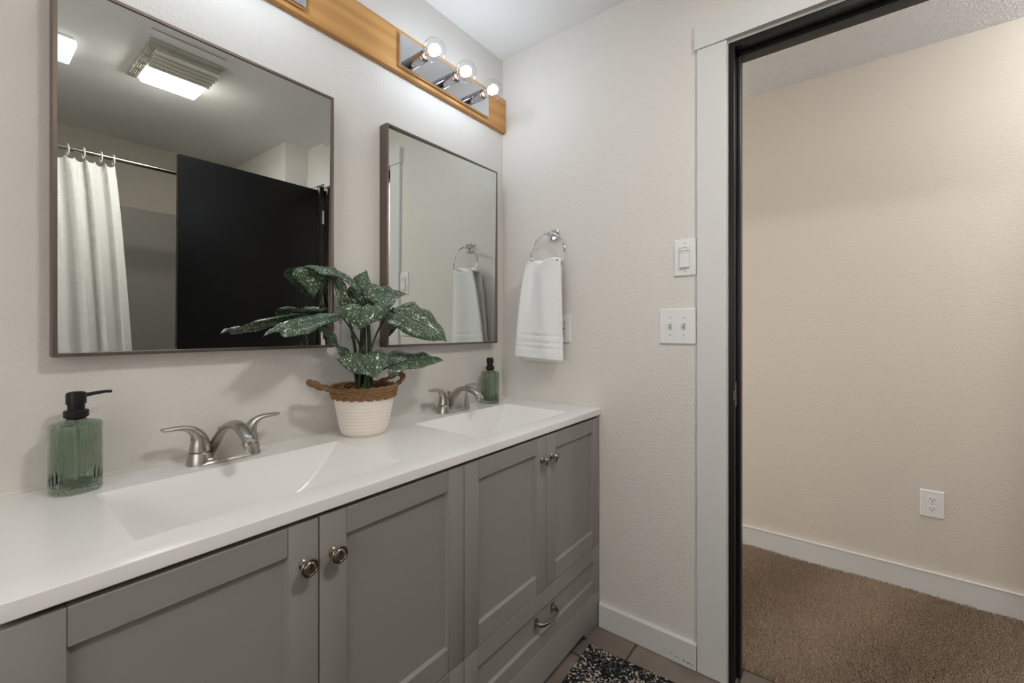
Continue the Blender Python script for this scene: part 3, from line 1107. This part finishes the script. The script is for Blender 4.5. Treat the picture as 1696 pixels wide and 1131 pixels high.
t = thing('wall_outlet', 'white outlet low on the hallway wall above the baseboard', 'outlet', (1.036, -1.5465, .4041))
duplex(t, -1.5465, .4041, HWL, (-1, 0, 0))
t = thing('wall_outlet', 'white outlet on the mirror wall behind the potted plant, between the mirrors', 'outlet', (-.770, 0, 1.150))
duplex(t, -.770, 1.150, BW, (0, -1, 0))

# ------------------------------------------------------------------ potted plant in a basket
PX, PY = -.790, -.1025
plant = thing('potted_plant', 'white-flecked green leafy plant in a white rope basket with brown rope rim, on the countertop', 'plant', (PX, PY, ZC))
bm = bmesh.new()
prof = [(.001, .0006), (.056, .0006), (.062, .0015)]
N = 11
H0, H1 = .004, .112
rad = lambda h: .0645 + .0265 * (h / .14) ** .85
for i in range(N):
    for k in range(6):
        h = H0 + (H1 - H0) * (i + k / 6) / N
        r = rad(h) - .010 * max(0, 1 - h / .014) ** 2
        prof.append((r + .0010 * math.sin(PI * k / 6) ** .7, h))
prof += [(rad(.112), .112), (rad(.112) - .008, .112), (.060, .008), (.001, .008)]
lathe(bm, prof, (PX, PY, ZC), (0, 0, 1), 64, cap=False)
basket = obj('rope_basket', bm, M['ropewhite'], plant, smooth=70)

def rope_ring(bm, z, r, t_, ph, dirn=1):
    n = 150
    pts = [Vector((PX + r * math.cos(2 * PI * k / n), PY + r * math.sin(2 * PI * k / n), z)) for k in range(n)]
    tube(bm, pts, t_, 14, closed=True, side=(0, 0, 1), twist=lambda a, i: 1 + .30 * math.cos(2 * a + dirn * i * 2 * PI * 22 / n + ph))
bm = bmesh.new()
rope_ring(bm, ZC + .1145, rad(.112) + .0005, .0066, 0)
rope_ring(bm, ZC + .1235, rad(.12) + .0012, .0066, 1.3, -1)
rope_ring(bm, ZC + .1325, rad(.13) + .0012, .0066, .5)
rope_ring(bm, ZC + .1400, rad(.14) + .0008, .0056, 2.0, -1)
obj('rope_rim', bm, M['seagrass'], basket, smooth='all')
rt = .0925
for s, tip, w_ in ((-1, Vector((-.160, .004, .165)), .42), (1, Vector((.140, .012, .162)), .55)):
    a0 = (PI if s < 0 else .22)
    A = Vector((rt * math.cos(a0 - w_), rt * math.sin(a0 - w_), .135))
    B = Vector((rt * math.cos(a0 + w_), rt * math.sin(a0 + w_), .135))
    mid = tip
    side = (B - A).normalized()
    P = [A, A * .45 + (mid - side * .020) * .55 + Vector((0, 0, -.004)), mid - side * .014, mid + side * .014, B * .45 + (mid + side * .020) * .55 + Vector((0, 0, -.004)), B]
    pts = [Vector((PX, PY, ZC)) + p for p in smoothpath(P, 9)]
    bm = bmesh.new()
    tube(bm, pts, .0068, 12, twist=lambda a, i: 1 + .30 * math.cos(2 * a + i * .95))
    obj('rope_handle', bm, M['seagrass'], basket, smooth='all')
bm = bmesh.new()
lathe(bm, [(.002, .128), (.03, .127), (.06, .122), (.084, .116), (.083, .108), (.002, .108)], (PX, PY, ZC), (0, 0, 1), 40)
obj('soil', bm, M['soil'], basket, smooth='all')

LEAVES = [   # outline of each half from stalk to tip, in millimetres from the basket centre (PX, PY, ZC)
    (((-5, -2, 423), (-9, 4, 432), (-14, 9, 441), (-19, 14, 450), (-25, 18, 458), (-32, 22, 465), (-39, 26, 472), (-48, 29, 477), (-58, 32, 480), (-68, 34, 484), (-77, 37, 488), (-87, 39, 492), (-98, 40, 492), (-109, 41, 492), (-120, 42, 492), (-131, 42, 493), (-142, 42, 493), (-153, 42, 490), (-164, 41, 487)),
     ((-5, -2, 423), (-18, -4, 425), (-30, -5, 428), (-40, -5, 433), (-49, -5, 439), (-58, -4, 445), (-67, -3, 451), (-75, -1, 457), (-84, 0, 461), (-94, 2, 463), (-103, 5, 464), (-113, 8, 464), (-122, 11, 465), (-130, 15, 467), (-136, 19, 474), (-143, 24, 478), (-150, 29, 481), (-157, 34, 484), (-164, 40, 487))),
    (((-92, 36, 479), (-103, 38, 481), (-114, 39, 483), (-126, 40, 484), (-137, 41, 485), (-148, 43, 486), (-159, 44, 486), (-169, 45, 484), (-180, 46, 481), (-189, 46, 474), (-192, 47, 464), (-185, 48, 456), (-177, 49, 448), (-168, 50, 442), (-160, 50, 435), (-152, 51, 427), (-144, 52, 418), (-137, 52, 409), (-130, 53, 400)),
     ((-92, 36, 479), (-92, 38, 474), (-93, 39, 469), (-94, 40, 464), (-96, 41, 460), (-99, 43, 456), (-101, 44, 452), (-104, 45, 447), (-106, 46, 443), (-109, 46, 439), (-111, 47, 434), (-113, 48, 430), (-116, 49, 426), (-118, 50, 422), (-121, 50, 417), (-123, 51, 413), (-125, 52, 409), (-128, 52, 404), (-130, 53, 400))),
    (((-31, 18, 375), (-39, 21, 375), (-47, 23, 375), (-55, 26, 377), (-63, 28, 380), (-67, 30, 387), (-68, 32, 396), (-69, 34, 405), (-71, 35, 414), (-73, 36, 422), (-74, 38, 431), (-75, 39, 440), (-75, 40, 449), (-75, 40, 458), (-75, 41, 468), (-75, 41, 477), (-76, 41, 486), (-76, 41, 495), (-77, 41, 504)),
     ((-31, 18, 375), (-32, 15, 383), (-35, 13, 391), (-39, 12, 398), (-44, 11, 405), (-49, 11, 412), (-51, 10, 419), (-52, 11, 427), (-52, 11, 435), (-53, 12, 443), (-57, 14, 449), (-61, 16, 455), (-65, 18, 461), (-67, 21, 468), (-69, 24, 476), (-71, 27, 483), (-73, 31, 490), (-75, 35, 497), (-77, 40, 504))),
    (((17, 28, 417), (11, 30, 418), (8, 32, 422), (5, 34, 427), (2, 36, 433), (0, 37, 438), (-3, 39, 444), (-6, 40, 449), (-9, 41, 454), (-11, 42, 460), (-11, 43, 466), (-7, 44, 472), (-1, 45, 476), (6, 45, 480), (12, 45, 484), (19, 45, 487), (25, 45, 490), (32, 45, 494), (37, 45, 499)),
     ((17, 28, 417), (20, 25, 419), (25, 24, 422), (29, 23, 425), (32, 22, 429), (34, 21, 434), (36, 21, 439), (38, 21, 444), (40, 22, 449), (39, 22, 454), (37, 24, 458), (36, 25, 463), (35, 27, 468), (35, 29, 473), (34, 31, 478), (34, 34, 483), (35, 37, 489), (35, 40, 494), (37, 44, 499))),
    (((19, 14, 372), (13, 18, 372), (7, 21, 372), (0, 24, 372), (-6, 27, 372), (-12, 29, 374), (-19, 31, 376), (-24, 33, 379), (-29, 35, 384), (-32, 36, 390), (-34, 38, 397), (-36, 39, 403), (-36, 40, 410), (-37, 41, 418), (-35, 41, 425), (-32, 41, 432), (-28, 41, 438), (-22, 41, 443), (-16, 41, 448)),
     ((19, 14, 372), (24, 11, 374), (30, 9, 377), (37, 7, 380), (42, 6, 385), (41, 6, 392), (36, 5, 397), (30, 6, 402), (25, 6, 406), (19, 8, 411), (14, 9, 415), (10, 11, 420), (5, 14, 424), (1, 17, 428), (-3, 21, 433), (-6, 25, 438), (-9, 29, 442), (-13, 34, 445), (-16, 40, 448))),
    (((-19, -43, 399), (-17, -29, 407), (-17, -20, 416), (-14, -13, 426), (-7, -7, 436), (4, -3, 443), (16, -1, 449), (28, 0, 452), (38, 0, 449), (47, -2, 444), (56, -6, 445), (65, -12, 446), (72, -19, 446), (74, -28, 439), (78, -38, 434), (81, -50, 432), (83, -63, 429), (83, -78, 425), (80, -97, 420)),
     ((-19, -43, 399), (-20, -56, 395), (-19, -67, 391), (-18, -76, 388), (-17, -85, 383), (-16, -92, 377), (-12, -99, 374), (-8, -104, 373), (-2, -109, 373), (4, -113, 374), (11, -115, 376), (17, -117, 382), (22, -117, 388), (27, -117, 395), (32, -115, 402), (40, -113, 408), (52, -109, 412), (64, -105, 416), (80, -98, 420))),
    (((-37, -57, 369), (-52, -64, 372), (-66, -70, 373), (-79, -76, 374), (-93, -81, 374), (-106, -86, 374), (-119, -90, 373), (-131, -95, 372), (-143, -99, 370), (-150, -103, 364), (-147, -106, 356), (-143, -109, 349), (-137, -112, 344), (-131, -115, 338), (-125, -117, 333), (-117, -119, 330), (-110, -121, 325), (-105, -122, 318), (-99, -123, 311)),
     ((-37, -57, 369), (-30, -67, 372), (-22, -74, 375), (-14, -81, 377), (-5, -88, 378), (5, -94, 377), (14, -99, 378), (21, -104, 386), (15, -109, 375), (5, -113, 365), (-6, -116, 355), (-18, -119, 346), (-29, -121, 338), (-42, -123, 334), (-55, -124, 331), (-67, -125, 325), (-78, -125, 319), (-89, -124, 315), (-99, -123, 311))),
    (((62, -47, 370), (74, -35, 380), (98, -28, 383), (119, -21, 390), (140, -16, 396), (161, -13, 402), (181, -11, 404), (195, -10, 393), (207, -10, 382), (225, -12, 380), (242, -16, 377), (251, -21, 365), (255, -27, 351), (258, -35, 337), (266, -44, 327), (268, -55, 314), (264, -67, 299), (257, -80, 284), (247, -97, 270)),
     ((62, -47, 370), (41, -59, 360), (26, -68, 348), (15, -76, 335), (21, -83, 326), (31, -90, 321), (42, -95, 317), (53, -100, 312), (62, -104, 302), (74, -107, 296), (88, -110, 290), (104, -111, 286), (120, -112, 282), (138, -112, 278), (157, -111, 276), (177, -109, 274), (199, -107, 275), (222, -103, 275), (247, -98, 270))),
    (((-86, -18, 350), (-93, -8, 357), (-104, -2, 357), (-115, 2, 356), (-127, 6, 355), (-140, 8, 354), (-152, 10, 351), (-165, 10, 348), (-178, 9, 346), (-191, 8, 343), (-205, 4, 339), (-219, 0, 335), (-233, -5, 332), (-247, -12, 330), (-261, -19, 324), (-273, -28, 316), (-287, -37, 311), (-299, -48, 304), (-311, -62, 295)),
     ((-86, -18, 350), (-103, -32, 337), (-123, -43, 330), (-143, -52, 326), (-162, -61, 322), (-179, -68, 316), (-194, -75, 308), (-209, -80, 301), (-224, -84, 300), (-238, -87, 298), (-252, -89, 295), (-265, -90, 293), (-277, -90, 292), (-279, -88, 298), (-277, -86, 308), (-288, -82, 310), (-297, -78, 307), (-305, -72, 301), (-311, -63, 295))),
    (((-92, -18, 258), (-93, -12, 259), (-96, -7, 261), (-98, -3, 264), (-99, 0, 267), (-101, 4, 271), (-102, 7, 275), (-104, 10, 278), (-106, 12, 282), (-109, 14, 286), (-111, 16, 289), (-114, 18, 293), (-117, 19, 297), (-120, 19, 300), (-123, 20, 304), (-125, 20, 308), (-128, 20, 313), (-131, 19, 317), (-135, 18, 321)),
     ((-92, -18, 258), (-93, -17, 263), (-93, -17, 268), (-94, -16, 274), (-95, -15, 279), (-95, -14, 284), (-96, -13, 290), (-98, -11, 295), (-100, -9, 299), (-102, -8, 304), (-105, -5, 307), (-109, -3, 311), (-112, -1, 313), (-116, 2, 316), (-120, 4, 318), (-124, 7, 319), (-127, 10, 319), (-131, 14, 320), (-135, 17, 321))),
    (((-76, -38, 230), (-79, -36, 229), (-82, -35, 229), (-86, -34, 229), (-89, -33, 230), (-92, -32, 232), (-94, -31, 234), (-97, -30, 237), (-98, -29, 239), (-100, -27, 243), (-101, -26, 246), (-100, -25, 249), (-100, -24, 253), (-101, -23, 257), (-102, -22, 260), (-103, -21, 263), (-105, -20, 266), (-106, -19, 269), (-108, -18, 272)),
     ((-76, -38, 230), (-75, -41, 233), (-73, -44, 236), (-72, -46, 240), (-73, -47, 244), (-75, -48, 248), (-78, -49, 252), (-81, -49, 255), (-84, -48, 258), (-87, -47, 260), (-91, -46, 262), (-94, -44, 263), (-97, -42, 264), (-100, -39, 265), (-102, -36, 266), (-104, -32, 268), (-106, -28, 269), (-107, -24, 270), (-108, -18, 272))),
    (((-18, -53, 245), (-30, -56, 236), (-45, -59, 231), (-62, -63, 230), (-78, -67, 232), (-94, -71, 235), (-110, -75, 236), (-126, -79, 236), (-139, -83, 233), (-133, -87, 224), (-127, -92, 215), (-119, -97, 207), (-111, -101, 200), (-102, -106, 194), (-91, -111, 191), (-81, -116, 189), (-71, -121, 187), (-61, -127, 182), (-53, -132, 175)),
     ((-18, -53, 245), (-12, -58, 245), (-7, -64, 247), (-1, -69, 249), (5, -74, 249), (11, -79, 247), (16, -84, 243), (21, -88, 239), (24, -93, 234), (21, -97, 226), (13, -102, 219), (5, -106, 213), (-3, -110, 207), (-12, -114, 202), (-20, -118, 196), (-29, -122, 191), (-37, -126, 186), (-45, -129, 180), (-53, -133, 175))),
    (((78, -47, 204), (73, -36, 211), (68, -29, 220), (66, -23, 231), (79, -18, 239), (96, -14, 243), (114, -12, 244), (130, -11, 242), (145, -11, 236), (160, -12, 232), (175, -15, 232), (188, -20, 234), (200, -25, 237), (211, -32, 234), (218, -40, 224), (226, -49, 220), (235, -60, 219), (241, -72, 214), (242, -87, 207)),
     ((78, -47, 204), (58, -53, 203), (42, -58, 197), (37, -63, 185), (40, -67, 173), (48, -71, 167), (60, -74, 172), (70, -77, 178), (81, -80, 185), (94, -83, 190), (108, -85, 188), (123, -86, 188), (139, -88, 189), (155, -89, 191), (171, -89, 194), (188, -89, 197), (205, -89, 200), (223, -89, 204), (242, -88, 207))),
]

def foliage():
    bm = bmesh.new()
    uvl = bm.loops.layers.uv.new('leafuv')
    O = Vector((PX, PY, ZC))
    EYE = Vector((-1.54, -1.25, .7))
    for li, (Lp, Rp) in enumerate(LEAVES):
        Lp = [O + Vector(p) / 1000 for p in Lp]
        Rp = [O + Vector(p) / 1000 for p in Rp]
        n = len(Lp)
        NT = 9
        rows = []
        run = 0.0
        prev = None
        for i in range(n):
            s = i / (n - 1)
            m = (Lp[i] + Rp[i]) / 2
            if prev is not None:
                run += (m - prev).length
            prev = m
            a = Lp[min(i + 1, n - 1)] + Rp[min(i + 1, n - 1)] - Lp[max(i - 1, 0)] - Rp[max(i - 1, 0)]
            nr = (Rp[i] - Lp[i]).cross(a)
            if nr.length < 1e-9:
                nr = Vector((0, -1, .3))
            nr.normalize()
            if nr.dot(m - EYE) > 0:
                nr = -nr
            wd = (Rp[i] - Lp[i]).length / 2
            row = []
            for j in range(-NT, NT + 1):
                t_ = j / NT
                a_ = abs(t_)
                E = Lp[i] if t_ < 0 else Rp[i]
                p = m + (E - m) * a_
                p += nr * (wd * .20 * math.sin(PI * a_) - wd * .05 * (1 - a_))
                p += nr * (.0012 * math.sin(30 * s - 9 * a_ + li) * math.sin(PI * a_) * min(1, wd / .02))
                row.append((bm.verts.new(p), (run + li * .37, t_ * wd)))
            rows.append(row)
        for a, b in zip(rows, rows[1:]):
            for k in range(2 * NT):
                q = (a[k], a[k + 1], b[k + 1], b[k])
                f = bm.faces.new([x[0] for x in q])
                for lp, x in zip(f.loops, q):
                    lp[uvl].uv = x[1]
    bmesh.ops.remove_doubles(bm, verts=bm.verts, dist=.00002)
    o = obj('foliage', bm, M['leaf'], plant, smooth='all')
    md = o.modifiers.new('thickness', 'SOLIDIFY')
    md.thickness = .0009
    md.offset = 0
    bm = bmesh.new()
    for li, (Lp, Rp) in enumerate(LEAVES):
        B = O + Vector(Lp[0]) / 1000
        B2 = O + (Vector(Lp[4]) + Vector(Rp[4])) / 2000 + Vector((0, .003, -.002))
        a = li * 2.4
        root = Vector((PX + .019 * math.cos(a), PY + .019 * math.sin(a), ZC + .118))
        up = Vector((root.x * .5 + B.x * .5, root.y * .6 + B.y * .4, root.z + (B.z - root.z) * .8))
        pts = bez(root, root + Vector((0, 0, (B.z - root.z) * .5)), up, B, 18)
        pts.append((B + B2) / 2)
        pts.append(B2)
        n = len(pts)
        tube(bm, pts, [.0046 - .0025 * k / (n - 1) for k in range(n)], 8)
        # sheath round the foot of the stalk
        tube(bm, pts[:8], [.0060 - .0014 * k / 7 for k in range(8)], 8)
    obj('stems', bm, M['stem'], plant, smooth='all')
foliage()

# ------------------------------------------------------------------ ceiling fittings (seen in the mirror)
t = thing('fan_light', 'cream ceiling exhaust fan with louvred grille and one glowing lens, reflected in the left mirror', 'ceiling fan light', (-.89, -1.45, CEIL))
bm = bmesh.new()
box(bm, (-1.030, -1.675, CEIL - .016), (-.750, -1.225, CEIL - .0003), .004)
box(bm, (-1.000, -1.645, CEIL - .030), (-.755, -1.250, CEIL - .014), .006)
obj('housing', bm, M['fixture_grey'], t, smooth=40)
bm = bmesh.new()
for k in range(5):
    y = -1.266 - k * .0385
    box(bm, (-1.006 + .003 * k, y - .0055, CEIL - .047), (-.752, y + .0055, CEIL - .029), .003)
for k in range(4):
    x = -1.024 + .007 * k
    for yy in (-1.62, -1.53, -1.44, -1.35):
        box(bm, (x, yy, CEIL - .020 - .002 * k), (x + .003, yy + .06, CEIL - .014), .0005)
obj('grille', bm, M['fixture'], t, smooth=40)
obj('lens', bbox((-.985, -1.632, CEIL - .044), (-.757, -1.455, CEIL - .027), .012, 4), M['lens'], t, smooth=40)
t = thing('glowing_square', 'small square bluish-white glowing shape at the ceiling, reflected at the left edge of the left mirror', 'ceiling light', (-1.34, -1.60, CEIL))  # unidentified shape, built as a glowing square panel
obj('lens', bbox((-1.46, -1.73, CEIL - .045), (-1.220, -1.505, CEIL - .012), .01, 3), M['panel'], t, smooth=40)
obj('base', bbox((-1.45, -1.72, CEIL - .014), (-1.230, -1.515, CEIL - .0003), .002), M['fixture'], t)

t = thing('unseen_globe_light', 'round glowing globe light added out of view on the hallway ceiling past the doorway', 'ceiling light', (.58, -2.35, 2.39))  # lamp out of view, added to light the hallway
bm = bmesh.new()
lathe(bm, [(.07, 0), (.075, -.02), (.055, -.03), (.001, -.03)], (.58, -2.35, 2.3895), (0, 0, 1), 32)
obj('canopy', bm, M['nickel'], t, smooth=40)
bm = bmesh.new()
lathe(bm, [(.05, -.028), (.085, -.045), (.095, -.075), (.080, -.110), (.045, -.130), (.001, -.134)], (.58, -2.35, 2.3895), (0, 0, 1), 24)
obj('globe', bm, M['globe'], t, smooth='all')

# ------------------------------------------------------------------ tub alcove: surround, rod, curtain
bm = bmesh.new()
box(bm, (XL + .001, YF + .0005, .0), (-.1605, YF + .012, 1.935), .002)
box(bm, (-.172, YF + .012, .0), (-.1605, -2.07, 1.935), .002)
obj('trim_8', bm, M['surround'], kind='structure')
YR = -2.05
ZR = 2.05
bm = bmesh.new()
tube(bm, [(XL + .001, YR, ZR), (-1.5, YR, ZR), (-.161, YR, ZR)], .0125, 20)
for x, s in ((XL + .0005, 1), (-.1605, -1)):
    lathe(bm, [(.030, 0), (.030, .006), (.018, .012), (.016, .03), (.013, .03)], (x, YR, ZR), (s, 0, 0), 24)
tag(obj('shower_rod', bm, M['rod'], smooth=40), 'straight satin steel shower curtain rod across the tub alcove, reflected in the left mirror', 'curtain rod')

cur = thing('shower_curtain', 'white waffle-weave shower curtain drawn to one side on the rod, reflected in the left mirror', 'shower curtain', (-1.5, YR, ZR))
bm = bmesh.new()
uvl = bm.loops.layers.uv.new('cloth')
NX, NZ = 320, 60
rows = []
for j in range(NZ + 1):
    t_ = j / NZ
    z = 2.012 + (.18 - 2.012) * t_
    xr = -1.008 + .125 * t_ ** .8
    xl = -2.05
    row = []
    for i in range(NX + 1):
        s = i / NX
        x = xr + (xl - xr) * s
        ph = s * 2 * PI * 13.5
        amp = .016 + .022 * t_ ** .6
        y = YR + amp * math.sin(ph) + .3 * amp * math.sin(2.3 * ph + 1 + t_)
        # between hooks the top hem sags
        zz = z - .018 * (1 - t_) ** 8 * (1 - math.cos(2 * ph)) * .5
        row.append((bm.verts.new((x + .006 * math.sin(ph * 2), y, zz)), (s * 1.9, z)))
    rows.append(row)
for a, b in zip(rows, rows[1:]):
    for k in range(NX):
        q = (a[k], a[k + 1], b[k + 1], b[k])
        f = bm.faces.new([x[0] for x in q])
        for lp, x in zip(f.loops, q):
            lp[uvl].uv = x[1]
o = obj('cloth', bm, M['curtain'], cur, smooth='all')
md = o.modifiers.new('thickness', 'SOLIDIFY')
md.thickness = .0015
for x in (-1.012, -1.062, -1.130, -1.190, -1.27, -1.35, -1.43, -1.51, -1.59, -1.67, -1.75, -1.83):
    bm = bmesh.new()
    pts = [Vector((x + .003 * math.sin(2 * PI * k / 24), YR + .017 * math.sin(2 * PI * k / 24), ZR - .008 + .028 * math.cos(2 * PI * k / 24))) for k in range(24)]
    tube(bm, pts, .003, 8, closed=True, side=(1, 0, 0))
    obj('curtain_ring', bm, M['clear'], cur, smooth='all')

# ------------------------------------------------------------------ rug
rz = math.radians(2.8)
bm = bbox((-.86, -.62, 0.0006), (0, 0, .011), .004, 2)
for v in bm.verts:
    x, y = v.co.x, v.co.y
    v.co.x = -.128 + x * math.cos(rz) - y * math.sin(rz) * -1 * -1
    v.co.y = -.510 + x * math.sin(rz) + y * math.cos(rz)
tag(obj('bath_rug', bm, M['rug'], smooth=40), 'black, grey and cream speckled rug on the tile floor in front of the vanity', 'rug')

# ------------------------------------------------------------------ hallway carpet pile
def carpet():
    rng = np.random.default_rng(3)
    x0, x1, y0, y1 = .098, 1.020, -2.35, -.70
    sp = .0050
    gx, gy = np.meshgrid(np.arange(x0, x1, sp), np.arange(y0, y1, sp))
    n = gx.size
    px = gx.ravel() + rng.uniform(-.4, .4, n) * sp
    py = gy.ravel() + rng.uniform(-.4, .4, n) * sp
    px = np.clip(px, x0, x1)
    big = np.sin(px * 9 + 2 * np.sin(py * 5)) * np.cos(py * 7 + px * 3)
    h = .013 + .003 * big * .5 + rng.uniform(-.003, .003, n)
    lean = rng.uniform(-.006, .006, (n, 2)) + np.stack([.004 * np.sin(py * 11 + px * 4), .004 * np.cos(px * 8 - py * 3)], 1)
    r = .0027 + rng.uniform(-.0006, .0008, n)
    ang = rng.uniform(0, 2 * PI, n)
    V = np.zeros((n, 6, 3))
    for k in range(3):
        a = ang + k * 2 * PI / 3
        V[:, k, 0] = px + r * np.cos(a)
        V[:, k, 1] = py + r * np.sin(a)
        V[:, k, 2] = .003
        V[:, k + 3, 0] = px + lean[:, 0] + .55 * r * np.cos(a + .9)
        V[:, k + 3, 1] = py + lean[:, 1] + .55 * r * np.sin(a + .9)
        V[:, k + 3, 2] = .004 + h
    base = (np.arange(n) * 6)[:, None]
    quads = []
    for k in range(3):
        j = (k + 1) % 3
        quads.append(base + np.array([k, j, j + 3, k + 3]))
    tri = base + np.array([3, 4, 5])
    faces = np.concatenate(quads).tolist() + tri.tolist()
    me = bpy.data.meshes.new('carpet_pile')
    me.from_pydata(V.reshape(-1, 3).tolist(), [], faces)
    me.materials.append(M['carpet'])
    o = bpy.data.objects.new('carpet_pile', me)
    COL.objects.link(o)
    o['kind'] = 'stuff'
    tag(o, 'short beige cut-pile carpet covering the hallway floor beyond the doorway', 'carpet')
carpet()
